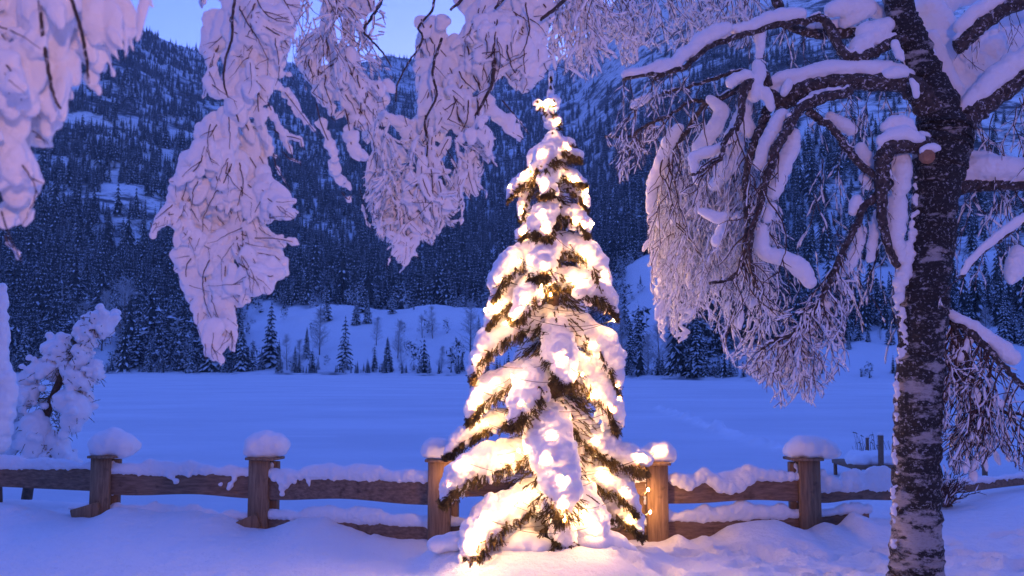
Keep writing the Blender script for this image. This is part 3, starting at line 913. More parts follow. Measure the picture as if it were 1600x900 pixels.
def sprig(mb, p, d, L, nn=18, w=0.0026):
    """a twig set with needles"""
    d = d / np.linalg.norm(d)
    a = np.cross(d, [0.2, 0.9, 0.3]); a /= np.linalg.norm(a); b = np.cross(d, a)
    sag = np.array([0, 0, -1]) * L * 0.15
    mb.tube([p, p + d * L * 0.5 + sag * 0.3, p + d * L + sag], [0.004, 0.003, 0.0012], 3, cap=False)
    u = np.sort(rng.random(nn)); th = rng.random(nn) * 6.283
    base = p + d * L * u[:, None] + sag * (u ** 2)[:, None]
    out = np.cos(th)[:, None] * a + np.sin(th)[:, None] * b + d * 0.9
    out /= np.linalg.norm(out, axis=1)[:, None]
    nl = rng.uniform(0.012, 0.020, nn)[:, None]
    side = np.cross(out, d) ; side /= np.linalg.norm(side, axis=1)[:, None] + 1e-9
    v = np.stack([base - side * w, base + side * w, base + out * nl], 1).reshape(-1, 3)
    mb.add(v, None, np.arange(len(v)).reshape(-1, 3))

# each bough: list of (px, py, r, dz)  (dz metres toward (-) or away (+) from the stem)
BOUGHS = [
 [(861,112,3,0),(860,135,4,0),(859,152,6,0)],
 [(858,178,8,0),(845,164,7,-.02),(838,158,5,-.03)],
 [(858,180,8,-.03),(862,166,11,-.05),(866,157,9,-.05)],
 [(857,196,7,-.05),(868,192,9,-.07),(873,187,6,-.07)],
 [(862,214,12,-.02),(866,226,18,-.06),(858,240,20,-.10),(846,246,17,-.13),(848,262,12,-.17)],
 [(868,218,12,0),(884,224,11,.0),(893,222,6,0)],
 [(872,228,14,-.02),(888,238,10,-.06),(904,242,7,-.08)],
 [(850,235,14,0),(835,245,11,-.02),(830,258,7,-.04)],
 [(866,262,14,0),(842,270,15,-.03),(820,280,12,-.07),(805,290,10,-.10),(797,304,7,-.13)],
 [(862,268,14,-.10),(858,280,15,-.18),(854,292,11,-.23),(850,300,6,-.25)],
 [(868,266,14,0),(888,272,13,-.04),(903,282,9,-.08),(912,284,5,-.10)],
 [(832,285,9,.02),(822,300,9,.0),(816,320,9,-.02),(816,336,6,-.03)],
 [(885,285,10,0),(900,296,11,-.03),(912,312,9,-.05),(914,322,6,-.05)],
 [(862,325,14,-.04),(852,335,20,-.14),(842,345,17,-.22),(850,358,11,-.27),(856,368,6,-.28)],
 [(868,325,14,0),(890,332,14,-.04),(905,342,13,-.08),(914,354,10,-.10),(916,366,5,-.1)],
 [(850,340,12,.02),(828,352,12,-.01),(816,362,11,-.03),(812,374,7,-.04)],
 [(858,375,14,-.02),(832,388,16,-.05),(805,404,20,-.10),(785,425,18,-.14),(777,446,13,-.18),(774,460,6,-.2)],
 [(862,372,14,-.05),(852,388,20,-.16),(848,405,22,-.25),(845,418,15,-.30),(836,424,10,-.3)],
 [(870,375,14,0),(895,382,18,-.03),(918,395,21,-.07),(934,418,20,-.10),(941,440,15,-.12),(940,458,7,-.13)],
 [(858,430,18,-.06),(838,440,20,-.16),(824,458,21,-.25),(815,476,16,-.32),(808,494,8,-.35)],
 [(858,432,16,0),(826,446,18,-.02),(795,462,20,-.06),(776,480,16,-.10),(766,498,11,-.12),(762,510,5,-.13)],
 [(868,430,18,-.04),(895,436,20,-.10),(925,446,21,-.16),(945,462,16,-.2),(957,478,10,-.22),(960,492,5,-.23)],
 [(862,490,16,0),(830,500,18,-.02),(798,512,20,-.06),(768,530,21,-.11),(750,552,17,-.15),(743,574,12,-.18),(741,590,6,-.2)],
 [(862,498,18,-.10),(866,522,24,-.22),(874,546,24,-.32),(880,568,20,-.40),(882,588,13,-.44),(884,598,6,-.45)],
 [(872,495,18,0),(905,508,22,-.03),(932,526,24,-.06),(950,552,21,-.09),(959,582,16,-.12),(962,606,9,-.14)],
 [(858,560,18,-.02),(830,575,20,-.06),(795,590,23,-.12),(764,604,22,-.18),(746,626,19,-.22),(736,646,11,-.25)],
 [(858,566,18,-.12),(838,580,22,-.25),(826,604,25,-.38),(816,628,22,-.46),(806,648,13,-.5),(800,660,6,-.5)],
 [(872,562,20,0),(905,575,25,-.05),(932,594,26,-.10),(950,620,22,-.14),(958,646,17,-.17),(960,664,8,-.18)],
 [(858,628,14,.02),(820,640,14,0),(785,652,14,-.05),(752,664,15,-.10),(724,680,14,-.14),(706,698,10,-.16),(698,708,5,-.17)],
 [(862,645,22,-.18),(858,664,30,-.34),(860,692,34,-.48),(868,722,34,-.60),(874,752,31,-.68),(877,776,24,-.72),(878,796,14,-.74)],
 [(874,640,20,0),(900,660,20,-.04),(925,684,22,-.09),(955,702,22,-.12),(985,714,18,-.15),(1008,720,13,-.16)],
 [(860,700,20,-.05),(820,702,20,-.14),(780,712,22,-.24),(745,722,24,-.34),(718,740,22,-.42),(702,762,15,-.46),(697,782,7,-.48)],
 [(872,710,20,.02),(905,728,20,-.03),(940,744,22,-.10),(968,758,20,-.16),(985,778,14,-.2),(992,795,7,-.22)],
 [(864,745,20,-.1),(840,764,22,-.22),(805,782,24,-.38),(775,802,26,-.50),(750,826,26,-.60),(738,852,20,-.66)],
 [(874,750,22,-.1),(900,768,26,-.26),(915,796,28,-.40),(922,824,28,-.50),(926,852,24,-.56)],
 [(872,780,20,-.3),(878,805,24,-.52),(882,830,20,-.62),(886,850,12,-.66)],
 [(880,770,18,.05),(930,775,20,-.02),(965,788,20,-.10),(988,808,15,-.16),(1000,830,8,-.2)],
 [(850,800,18,-.1),(815,822,20,-.3),(800,846,24,-.45),(815,866,24,-.52)],
 # far side of the tree
 [(868,300,12,.05),(880,320,13,.20),(885,345,10,.28)],
 [(860,380,14,.06),(845,410,18,.26),(835,440,12,.38)],
 [(866,440,16,.08),(890,470,20,.36),(905,500,14,.50)],
 [(862,500,18,.08),(835,540,22,.40),(815,580,14,.58)],
 [(866,570,18,.10),(890,600,24,.46),(905,645,16,.66)],
 [(862,640,18,.10),(830,670,24,.50),(800,710,16,.72)],
 [(868,660,18,.10),(905,700,24,.50),(935,740,16,.72)],
 [(866,720,18,.10),(860,750,26,.55),(850,800,16,.80)],
]
all_nodes = []
bnd = np.array(spruce['base'])
for bi, B in enumerate(BOUGHS):
    B = np.array(B, float)
    L = np.hypot(*(B[-1, :2] - B[0, :2])) + 200 * abs(B[-1, 3] - B[0, 3])
    B[:, 2] *= 1.06
    q = B.copy(); q[:, 3] += TD
    W = PP(q[:, [0, 1, 3]]); rad = q[:, 2] * q[:, 3] / FPX
    for w_, r_ in zip(W, rad): all_nodes.append((*w_, r_, bi))
    # woody axis + needles of this bough (below and beside the snow)
    mb = MB()
    n = max(6, int(L / 7)); s = np.linspace(0, 1, n); ks = np.linspace(0, 1, len(W))
    ax = np.stack([np.interp(s, ks, W[:, i]) for i in range(3)], 1); rr = np.interp(s, ks, rad)
    st = np.array([bnd[0] + (W[0, 0] - bnd[0]) * 0.5, foot[1], W[0, 2] + 0.02])
    axl = ax - np.stack([rr * 0, rr * 0, rr * 0.75], 1)
    mb.tube(np.vstack([st, axl]), np.linspace(0.016 if bi > 6 else 0.007, 0.004, n + 1), 5)
    horiz = W[-1] - W[0]; hd = horiz / (np.linalg.norm(horiz) + 1e-6)
    sidev = np.cross(hd, [0, 0, 1]); sidev /= np.linalg.norm(sidev) + 1e-6
    ns = int(12 + L * (0.85 if bi < 38 else 0.4))
    if bi < 4: ns = 9
    for k in range(ns):
        u = rng.random() ** 0.8
        p = np.array([np.interp(u, s, axl[:, i]) for i in range(3)]); r_ = np.interp(u, s, rr)
        lat = rng.normal(0, 0.55)
        dirn = hd * rng.uniform(0.2, 1.0) + sidev * lat + np.array([0, 0, -rng.uniform(0.1, 0.9)])
        p = p + sidev * lat * r_ * 0.6 + np.array([0, 0, 1]) * r_ * rng.uniform(-0.12, 0.4) + np.array([0, -1, 0]) * r_ * rng.uniform(0, 0.7)
        L_ = min(0.125, r_ * rng.uniform(0.5, 1.0) + 0.03); sprig(mb, p, dirn, L_, 52, 0.0034)
        for q_ in range(2):
            sprig(mb, p + dirn / np.linalg.norm(dirn) * L_ * rng.uniform(0.1, 0.6), dirn + rng.normal(0, 0.5, 3), L_ * 0.55, 30, 0.0034)
    bo = put('bough', mb, M_NEEDLE, spruce, smooth=False)
    # snow load
    c = chain(q[:, [0, 1, 2, 3]], (1, 1, 0.86), step=0.42, jit=0.10, rng=rng)
    extra = []
    for row in c:
        if rng.random() < 0.55:
            e = row.copy(); e[0] += np.clip(rng.normal(0, 0.5), -.8, .8) * row[3]; e[1] += rng.normal(-0.1, 0.35) * row[3]; e[2] += rng.normal(-0.15, 0.4) * row[3]; e[3:] *= rng.uniform(0.35, 0.62); extra.append(e)
        for q_ in range(rng.integers(0, 4) if bi < 38 else 0):   # ragged lower fringe between the twigs
            e = row.copy(); e[0] += np.clip(rng.normal(0, 0.55), -.85, .85) * row[3]; e[1] -= 0.35 * row[3]; e[2] -= rng.uniform(0.60, 1.0) * row[3]; e[3:] *= rng.uniform(0.13, 0.25); e[5] *= 2.2; extra.append(e)
    c = np.vstack([c] + extra)
    c[:, 3:] = np.maximum(c[:, 3:], 0.012)
    snow_mesh('snow', c, 0.009 if bi > 3 else 0.007, M_SNOW_TREE, bo, lump=0.035, lscale=0.10, smooth=3, fine=0.014)
# snow heaped over the lowest boughs, running into the ground
mz = []
for (a_, b_, r_, z_) in [(690,848,15,-.4),(712,842,17,-.45),(735,836,15,-.4),(800,852,18,-.55),(820,846,22,-.55),(840,852,18,-.6),(845,866,14,-.6),(900,850,22,-.5),(925,842,26,-.5),(950,848,22,-.45),(972,858,16,-.4)]:
    mz.append(chain([(a_, b_ + 4, r_, TD + z_)] * 2, (1.5, 1.5, 0.95)))
snow_mesh('foot_snow', np.vstack(mz), 0.013, M_SNOW_TREE, spruce, lump=0.06, lscale=0.3, smooth=22, fine=0.006)
# inner twigs filling the heart of the tree
mb = MB()
for k in range(2300):
    f = rng.random() ** 0.7
    zpix = 200 + f * 650
    R_ = (12 + 95 * f) * TD / FPX * rng.random() ** 0.6 * 0.85
    a = rng.uniform(0, 6.283)
    c = P(TX, zpix, TD) + np.array([math.cos(a) * R_, math.sin(a) * R_, 0])
    sprig(mb, c, np.array([math.cos(a), math.sin(a), -rng.uniform(0, 1.0)]), rng.uniform(0.05, 0.11), 40, 0.004)
put('inner_twigs', mb, M_NEEDLE, spruce, smooth=False)

# ---- string lights
BULBS = [(864,163),(852,160),(872,190),(846,240),(862,228),(885,228),(797,292),(822,272),(848,288),(917,298),(913,318),(896,282),(815,330),(845,335),(855,356),(897,345),(912,352),(818,362),
         (780,436),(812,408),(848,402),(852,418),(935,428),(912,398),(822,470),(808,488),(845,446),(758,484),(775,480),(935,452),(957,474),(900,438),(760,528),(745,560),(868,520),(880,562),(884,585),(940,530),(964,602),(925,540),
         (800,588),(748,610),(740,630),(830,604),(814,630),(955,640),(964,632),(910,585),(925,620),(890,655),(905,648),(760,662),(702,692),(862,682),(870,735),(876,752),(930,690),(965,712),(1003,716),(1030,702),
         (810,704),(800,718),(725,722),(702,758),(697,772),(940,742),(975,768),(835,768),(800,790),(812,782),(742,836),(732,815),(762,812),(905,770),(912,800),(928,822),(882,812),(985,812),(1010,838),(880,790),(850,720),(770,600),(790,505),(860,460),(699,745),(694,800),(1013,765),(1016,800),(735,858),(962,560),(968,622),(959,500),(947,430),(926,350),(972,655),(742,842)]
STAR = [(797,292),(917,298),(913,318),(758,484),(760,528),(957,474),(964,602),(964,632),(702,692),(962,560),(968,622),(959,500),(947,430),(926,350),(972,655)]  # the right-edge entries at the end are bulbs added to warm the birch curtain
BULBS = [b for i, b in enumerate(BULBS) if b in STAR or i < 20 or i % 7 != 1]
bw = []
nodes = np.array(all_nodes)
pix = []
for w_ in nodes[:, :3]:
    rel = w_ - np.array([0, 0, CAM_H]); f_ = rel[1] * CT + rel[2] * ST; u_ = -rel[1] * ST + rel[2] * CT
    pix.append((800 + rel[0] / f_ * FPX, 450 - u_ / f_ * FPX))
pix = np.array(pix)
front = nodes[:, 4] < 38
for (a_, b_) in BULBS:
    dist = np.hypot(pix[:, 0] - a_, pix[:, 1] - b_) + np.where(front, 0, 1e6)
    k = np.argsort(dist)[:3]
    k = k[np.argmin(nodes[k, 1] - nodes[k, 3])]
    dd_ = nodes[k, 1] - nodes[k, 3] * 0.98 - 0.004
    if (a_, b_) == (1030, 702): dd_ = D[3] - 0.10
    if (a_, b_) == (1010, 838): dd_ = D[3] - 0.18
    if (a_, b_) in STAR: dd_ = nodes[k, 1] - 0.35 * nodes[k, 3]
    if (a_, b_) in ((735,858),(930,852)): dd_ = TD - 0.82
    if (a_, b_) in ((699,745),(694,800)): dd_ = D[2] - 0.22  # extra bulbs added to light the post left of the spruce
    if (a_, b_) in ((1013,765),(1016,800)): dd_ = D[3] - 0.22  # likewise added, to light the post on the right
    bw.append(P(a_, b_, dd_))
bw = np.array(bw)
lights = thing('string_lights', 'string of small glowing warm-white bulbs wound around the snowy spruce', 'string lights', bw[-1])
order = np.argsort(-bw[:, 2])
mb = MB()
seq = bw[order]
for i in range(len(seq) - 1):
    a, b = seq[i], seq[i + 1]
    s = np.linspace(0, 1, 12)[:, None]
    p = a + (b - a) * s; p[:, 2] -= 0.10 * np.linalg.norm(b - a) * (4 * s * (1 - s))[:, 0]
    p[:, 1] += 0.015
    mb.tube(p, 0.0022, 4)
put('cord', mb, M_CORD, lights)
bm_ = None
for i, p in enumerate(bw[order]):
    mbb = MB(); v0, f0 = ICO1
    mbb.add(v0 * np.array([0.011, 0.011, 0.016]) + p, None, f0)
    bo = put('bulb', mbb, M_BULB, lights)

# ================================================================== BIRCH
BD = 6.9
rng = np.random.default_rng(33)
def smooth_path(a, n):
    """Catmull-Rom through control rows"""
    a = np.asarray(a, float); m = len(a)
    if m < 3:
        s = np.linspace(0, m - 1, n)
        return np.stack([np.interp(s, np.arange(m), a[:, i]) for i in range(a.shape[1])], 1)
    e = np.vstack([2 * a[0] - a[1], a, 2 * a[-1] - a[-2]])
    out = []
    for s in np.linspace(0, m - 1 - 1e-6, n):
        i = int(s); t = s - i; p0, p1, p2, p3 = e[i:i + 4]
        out.append(0.5 * ((2 * p1) + (-p0 + p2) * t + (2 * p0 - 5 * p1 + 4 * p2 - p3) * t * t + (-p0 + 3 * p1 - 3 * p2 + p3) * t ** 3))
    out = np.array(out); out[:, 2] = np.clip(out[:, 2], 0.6, None)
    return out

def limb_tube(mb, rows, base_d, sides=10, rough=0.0, m=0):
    """rows (px, py, r, dz)"""
    L = sum(math.hypot(*(np.array(b[:2]) - np.array(a[:2]))) for a, b in zip(rows[:-1], rows[1:]))
    p = smooth_path(rows, max(6, int(L / 5)))
    if rough: 
        p[1:, 0] += rng.normal(0, rough, len(p) - 1); p[1:, 1] += rng.normal(0, rough, len(p) - 1); p[:, 2] *= 1 + rng.normal(0, 0.05, len(p))
    w = PP(np.stack([p[:, 0], p[:, 1], base_d + p[:, 3]], 1))
    mb.tube(w, p[:, 2] * (base_d + p[:, 3]) / FPX, sides, m)
    return p, w

bfoot = P(1432, 918, BD); bfoot[2] = float(ground_z(bfoot[0], bfoot[1])) - 0.1
birch = thing('birch_tree', 'old birch at the right with dark mossy forked trunk and hanging frosted twigs', 'tree', bfoot)
mb = MB()
trunk_rows = [(1432, 925, 42, 0), (1432, 860, 37, 0), (1432, 760, 35.5, 0), (1434, 660, 35, 0), (1438, 560, 34, 0), (1444, 470, 36, 0), (1455, 380, 34, 0), (1463, 300, 35, 0), (1472, 230, 44, 0), (1477, 195, 40, 0)]
pt, wt = limb_tube(mb, trunk_rows, BD, 28, 0.5)
put('trunk', mb, M_BARK, birch)
LIMBS = [
 # rows, snow rows (list of chains)
 ('leader', [(1474, 225, 38, 0), (1466, 170, 33, 0), (1444, 115, 28, -.02), (1420, 55, 25, -.05), (1402, 0, 23, -.1), (1390, -60, 20, -.15)],
    [[(1455,60,14,.10),(1470,100,16,.10),(1490,140,16,.08),(1500,165,10,.05)], [(1398,68,7,-.2),(1404,84,8,-.2),(1410,92,5,-.2)], [(1424,125,5,-.25),(1430,135,7,-.25),(1432,150,5,-.25)]]),
 ('right limb', [(1485, 215, 34, 0), (1515, 180, 20, -.02), (1550, 155, 16, -.05), (1590, 128, 15, -.1), (1650, 90, 13, -.2)],
    [[(1500,175,8,-.05),(1520,152,14,-.05),(1550,128,18,-.08),(1580,104,20,-.1),(1620,80,20,-.15)]]),
 ('mid limb', [(1485, 180, 20, .1), (1510, 145, 14, .15), (1540, 122, 9, .2), (1575, 92, 6, .3), (1630, 45, 4, .4)],
    [[(1495,140,20,.16),(1520,112,28,.2),(1550,86,30,.26),(1585,62,26,.3),(1625,35,22,.35)], [(1470,60,24,.2),(1492,95,28,.2),(1505,125,26,.2)], [(1450,10,22,.2),(1470,40,26,.2)], [(1560,120,24,.32),(1600,90,24,.35),(1640,60,24,.4)], [(1480,0,20,.3),(1510,-10,20,.3)], [(1510,60,26,.3),(1540,55,24,.3),(1575,30,20,.34),(1620,20,20,.38)], [(1500,150,16,.12),(1530,135,18,.15),(1560,118,18,.2)]]),
 ('upper limb', [(1494, 74, 12, -.05), (1515, 55, 12, -.08), (1545, 30, 12, -.12), (1585, 8, 12, -.16), (1640, -5, 11, -.2)],
    [[(1500,42,12,-.05),(1525,22,15,-.08),(1550,6,14,-.12),(1575,-8,12,-.15)]]),
 ('low right limb', [(1480, 296, 14, .05), (1530, 290, 9, .05), (1570, 290, 8, .0), (1640, 292, 8, 0)],
    [[(1505,265,16,.08),(1530,262,20,.06),(1560,262,20,.03),(1600,266,18,0),(1640,268,16,0)], [(1500,235,10,.1),(1520,248,14,.1),(1550,252,14,.1)]]),
 ('main left limb', [(1465, 180, 26, -.02), (1440, 148, 22, -.05), (1412, 130, 17, -.1), (1370, 128, 14, -.15), (1320, 129, 13, -.15), (1280, 132, 13, -.12), (1245, 145, 14, -.1), (1222, 158, 15, -.08), (1205, 148, 10, -.05), (1198, 138, 6, 0)],
    [[(1208,128,10,-.08),(1222,122,12,-.08),(1245,118,12,-.1),(1270,112,12,-.12),(1300,106,13,-.15),(1330,105,12,-.15),(1360,106,13,-.15),(1390,108,14,-.12),(1412,112,10,-.1)],
     [(1385,116,8,-.2),(1400,114,10,-.2),(1415,114,8,-.2)], [(1225,145,6,-.18),(1232,130,8,-.16)]]),
 ('lower left limb', [(1330, 142, 7, -.2), (1290, 152, 9, -.24), (1258, 165, 9, -.26), (1238, 185, 9, -.28), (1228, 205, 8, -.3), (1212, 232, 8, -.3), (1204, 262, 7, -.3), (1196, 285, 6, -.3), (1190, 315, 5, -.28), (1178, 350, 4.5, -.26), (1172, 400, 4, -.25), (1180, 450, 3, -.25)],
    [[(1270,150,8,-.16),(1300,142,9,-.14),(1325,140,8,-.12)], [(1222,178,12,-.2),(1212,200,15,-.2),(1200,225,15,-.2),(1190,255,13,-.2)], [(1240,210,12,-.2),(1235,235,14,-.2),(1222,262,14,-.2),(1212,290,14,-.2),(1208,303,11,-.2)],
     [(1204,325,11,-.22),(1200,340,9,-.22)], [(1190,360,11,-.2),(1190,380,12,-.2),(1196,398,12,-.2),(1220,402,13,-.2),(1245,412,14,-.2),(1258,428,15,-.2),(1266,442,10,-.2)]]),
 ('arching branch', [(1262, 172, 8, -.2), (1285, 190, 6, -.2), (1305, 205, 6, -.2), (1325, 235, 6, -.2), (1345, 258, 6, -.2), (1372, 280, 5, -.2)],
    [[(1298,182,9,-.12),(1315,195,12,-.12),(1330,202,10,-.12)], [(1345,232,10,-.1),(1355,250,12,-.1),(1362,262,9,-.1)], [(1350,278,9,-.12),(1358,290,8,-.12)]]),
 ('long drooping branch', [(1392, 285, 8, -.15), (1368, 308, 7, -.18), (1348, 325, 6, -.2), (1338, 350, 5.5, -.2), (1320, 385, 5, -.2), (1302, 425, 4.6, -.2), (1284, 462, 4.4, -.2), (1266, 498, 4.2, -.2), (1242, 520, 3.6, -.2), (1212, 532, 3, -.2), (1190, 545, 2, -.2)],
    [[(1338,312,10,-.16),(1334,330,9,-.16)], [(1348,360,8,-.1),(1340,385,9,-.1),(1330,410,9,-.1),(1318,425,8,-.1)], [(1296,470,9,-.15),(1288,480,8,-.15)], [(1374,330,8,-.1),(1368,360,9,-.1),(1362,385,8,-.1),(1360,405,7,-.1)],
     [(1300,425,6,-.12),(1290,445,6,-.12)]]),
 ('upper left limb', [(1430, 62, 11, -.1), (1400, 62, 9, -.12), (1372, 78, 9, -.14), (1345, 90, 9, -.15), (1326, 90, 9, -.15), (1310, 70, 8, -.12), (1298, 45, 8, -.1), (1284, 28, 7, -.08), (1262, 33, 6, -.08), (1235, 36, 6, -.1), (1205, 40, 5.5, -.12), (1175, 50, 5, -.15), (1148, 58, 5, -.18), (1110, 72, 4.6, -.2), (1085, 92, 4.4, -.22), (1062, 108, 4.4, -.24), (1045, 112, 4, -.25), (1022, 124, 3.6, -.25)],
    [[(1150,46,9,-.15),(1175,40,9,-.15),(1200,28,11,-.12),(1225,24,12,-.1),(1250,22,11,-.08)], [(1022,114,8,-.24),(1036,104,11,-.24),(1055,98,10,-.23),(1066,85,11,-.22),(1080,78,10,-.2),(1095,62,13,-.2),(1115,52,13,-.2),(1135,44,11,-.18)],
     [(1340,75,16,-.1),(1365,58,16,-.1),(1385,40,14,-.1),(1350,50,16,-.08)], [(1300,15,14,-.05),(1330,10,16,-.05),(1360,12,14,-.05),(1320,35,10,0)], [(1350,10,12,.05),(1376,20,13,.05)]]),
 ('left tip branch', [(1060, 108, 4, -.24), (1040, 113, 4, -.25), (1010, 116, 3.6, -.26), (985, 121, 3, -.26), (973, 124, 2, -.26)],
    [[(976,115,6,-.26),(992,112,7,-.26),(1012,108,7,-.26),(1030,100,8,-.25)]]),
 ('back stub', [(1340, 52, 8, .05), (1310, 52, 10, .05), (1270, 52, 8, .08), (1232, 42, 6, .1)],
    [[(1265,40,8,.08),(1290,38,9,.06),(1320,36,9,.05)]]),
 ('crown branch', [(1228, 24, 7, 0), (1216, 8, 8, 0), (1206, -20, 8, 0), (1196, -60, 8, 0)], []),
 ('top branch', [(1310, 4, 4, .1), (1335, 5, 5, .1), (1352, 8, 4, .1), (1360, 14, 2, .1)], []),
 ('broken stub', [(1462, 232, 15, -.1), (1440, 226, 14, -.18), (1412, 227, 13, -.22), (1388, 230, 14, -.24), (1380, 250, 13, -.24), (1378, 285, 11, -.22), (1378, 330, 8, -.2), (1381, 362, 7, -.18), (1390, 392, 6, -.15), (1404, 418, 5, -.1)],
    [[(1378,218,9,-.26),(1392,212,12,-.26),(1410,208,13,-.26),(1428,214,10,-.26),(1440,218,8,-.24)], [(1384,198,9,-.22),(1396,190,12,-.22),(1412,192,12,-.22),(1424,202,9,-.22)],
     [(1404,248,18,-.1),(1407,270,20,-.1),(1406,290,16,-.1)], [(1402,315,17,-.08),(1398,345,18,-.08),(1396,375,17,-.08),(1402,400,14,-.06),(1412,420,10,-.04)], [(1442,235,7,-.3),(1456,230,8,-.3),(1466,232,6,-.3)]]),
 ('low hanging limb', [(1470, 475, 12, .05), (1480, 490, 9, .05), (1500, 505, 7, .0), (1530, 532, 6, -.05), (1555, 558, 5, -.1), (1575, 580, 4.5, -.12), (1600, 605, 4, -.15), (1640, 640, 3, -.2)],
    [[(1480,488,6,.0),(1498,498,8,-.02),(1520,508,9,-.02),(1545,530,12,-.02),(1568,548,15,-.05),(1582,560,14,-.08)], [(1500,560,7,0),(1508,545,8,0),(1515,530,8,0)]]),
 ('hooked limb', [(1486, 498, 5, .02), (1500, 530, 4, .0), (1512, 570, 3.6, -.03), (1530, 610, 3.2, -.04), (1560, 640, 3, -.05), (1600, 650, 2.6, -.08)], [[(1505,590,6,0),(1512,605,7,0),(1522,618,6,0)]]),
 ('right edge branch', [(1680, 330, 5, -.5), (1600, 345, 5, -.45), (1570, 368, 4.6, -.4), (1545, 385, 4, -.38), (1525, 402, 4, -.36), (1508, 425, 3.5, -.34), (1500, 435, 2.5, -.34)],
    [[(1505,425,5,-.34),(1515,408,6,-.36),(1535,388,6,-.38),(1560,368,7,-.4),(1590,345,8,-.44),(1640,325,9,-.5)], [(1590,395,12,-.3),(1585,420,16,-.3),(1580,438,8,-.3),(1600,410,14,-.3)]]),
 ('inner branch', [(1200, 135, 8, -.1), (1192, 112, 5, -.12), (1168, 132, 9, -.2), (1160, 150, 7, -.22), (1158, 175, 6, -.24), (1150, 200, 5, -.26), (1130, 225, 4, -.28), (1125, 248, 3.5, -.28), (1105, 262, 3, -.28), (1080, 275, 2.5, -.28)],
    [[(1168,118,10,-.2),(1150,122,10,-.2),(1140,130,8,-.2)], [(1184,100,9,-.15),(1186,115,12,-.15),(1180,130,14,-.16),(1178,148,12,-.18)], [(1188,55,9,-.1),(1188,75,8,-.1),(1186,90,6,-.1)], [(1196,142,8,-.2),(1202,158,9,-.2),(1206,170,6,-.2)]]),
 ('inner drooping branch', [(1200, 170, 8, -.1), (1190, 195, 7, -.12), (1178, 225, 6.5, -.15), (1170, 255, 6, -.15), (1164, 290, 5, -.16), (1166, 330, 5, -.16), (1168, 360, 5, -.16), (1160, 400, 4, -.16), (1150, 430, 3.2, -.16), (1110, 445, 2.4, -.18)],
    [[(1165,160,11,-.05),(1160,185,14,-.05),(1170,205,12,-.05)], [(1150,195,10,-.02),(1140,215,10,-.02)], [(1095,330,6,-.2),(1108,335,9,-.2),(1122,340,10,-.2),(1130,338,8,-.2)], [(1132,345,7,-.15),(1126,362,9,-.15),(1120,378,8,-.15)], [(1090,285,6,-.22),(1082,245,8,-.22),(1098,240,10,-.22),(1115,235,9,-.22),(1130,228,8,-.22)]]),
 ('curtain branch', [(1165, 132, 5, .0), (1135, 150, 5, .0), (1105, 160, 4.5, .1), (1085, 185, 4, .2), (1070, 210, 4, .3), (1048, 235, 3, .4), (1030, 260, 2.5, .5)],
    [[(1110,155,8,0),(1128,172,12,.02),(1120,195,13,.04),(1105,215,13,.08),(1090,232,11,.1)], [(1060,200,9,.3),(1045,222,11,.35),(1034,248,10,.4),(1024,275,10,.5),(1018,300,9,.55),(1016,330,7,.6)], [(1130,238,12,.1),(1140,255,13,.1),(1130,275,11,.1),(1115,290,10,.12)], [(1155,215,10,.1),(1150,240,12,.1),(1148,262,10,.1)]]),
 ('thin left branch', [(1108, 160, 3.5, .1), (1080, 158, 3, .12), (1050, 178, 2.6, .15), (1010, 195, 2.2, .15), (985, 212, 2, .15), (945, 214, 1.5, .15)], []),
 ('far left branch', [(1160, 110, 3, -.1), (1130, 118, 3, -.1), (1090, 132, 2.6, -.05), (1050, 142, 2.4, 0), (1014, 156, 2, 0), (988, 172, 1.6, 0)], [[(992,165,7,0),(1002,158,8,0),(1012,150,7,0)]]),
]
SEEDS = []     # (px,py,dz) points on limbs from which twigs hang
for nm, rows, snows in LIMBS:
    mb = MB()
    thick = max(r[2] for r in rows) > 12
    p, w = limb_tube(mb, rows, BD, 16 if thick else 8, 1.1)
    lb = put('limb', mb, M_BARK if nm == 'leader' else M_LIMB, birch)
    for row in p[::2]: SEEDS.append((row[0], row[1], row[3], nm))
    if snows:
        bl = []
        for s in snows:
            s = [(a_, b_, r_, BD + z_) for a_, b_, r_, z_ in s]
            c = chain(s, (1, 0.9, 1), 0.3, 0.05, rng); bl.append(c)
        # thin line of snow all along the upper side of gentle stretches
        for a_, b_ in zip(p[:-1], p[1:]):
            if abs(b_[0] - a_[0]) > abs(b_[1] - a_[1]) * 0.8 and rng.random() < 0.8:
                bl.append(chain([(a_[0], a_[1] - a_[2] * 0.95, max(2.4, a_[2] * 0.55), BD + a_[3])] * 2))
        snow_mesh('snow', np.vstack(bl), 0.0085, M_SNOW, lb, lump=0.018, lscale=0.08, smooth=3, fine=0.006)
# snow plastered on the windward side of the trunk
bl = []
for (py, off, r) in [(370,-33,6),(385,-35,8),(400,-36,9),(415,-38,10),(430,-42,11),(442,-44,12),(452,-42,9),(466,-46,5),(480,-44,4),(300,-36,4),(310,-35,5),(355,-34,5),(500,-34,5),(512,-33,4),(560,-36,4),(600,-36,5),(618,-37,4),(640,-37,4),(690,-37,4),(720,-37,4),(770,-38,4),(790,-38,5),(810,-37,3),(850,-38,4),(550,-30,4),(532,-25,4)]:
    x = np.interp(py, [r_[1] for r_ in trunk_rows[::-1]], [r_[0] for r_ in trunk_rows[::-1]])
    for q_ in range(9): bl.append(chain([(x + off * 0.93 + rng.normal(0, 2), py + rng.normal(0, 9), r * rng.uniform(0.5, 0.9), BD - 0.08)] * 2))
snow_mesh('snow', np.vstack(bl), 0.008, M_SNOW, birch, lump=0.02, lscale=0.04, smooth=1, fine=0.006)
# sawn end of the broken stub
mb = MB(); mb.tube(PP([(1448, 244, BD - .26), (1449, 245, BD - .32)]), [0.06, 0.055], 10); put('knot', mb, M_CUT, birch)

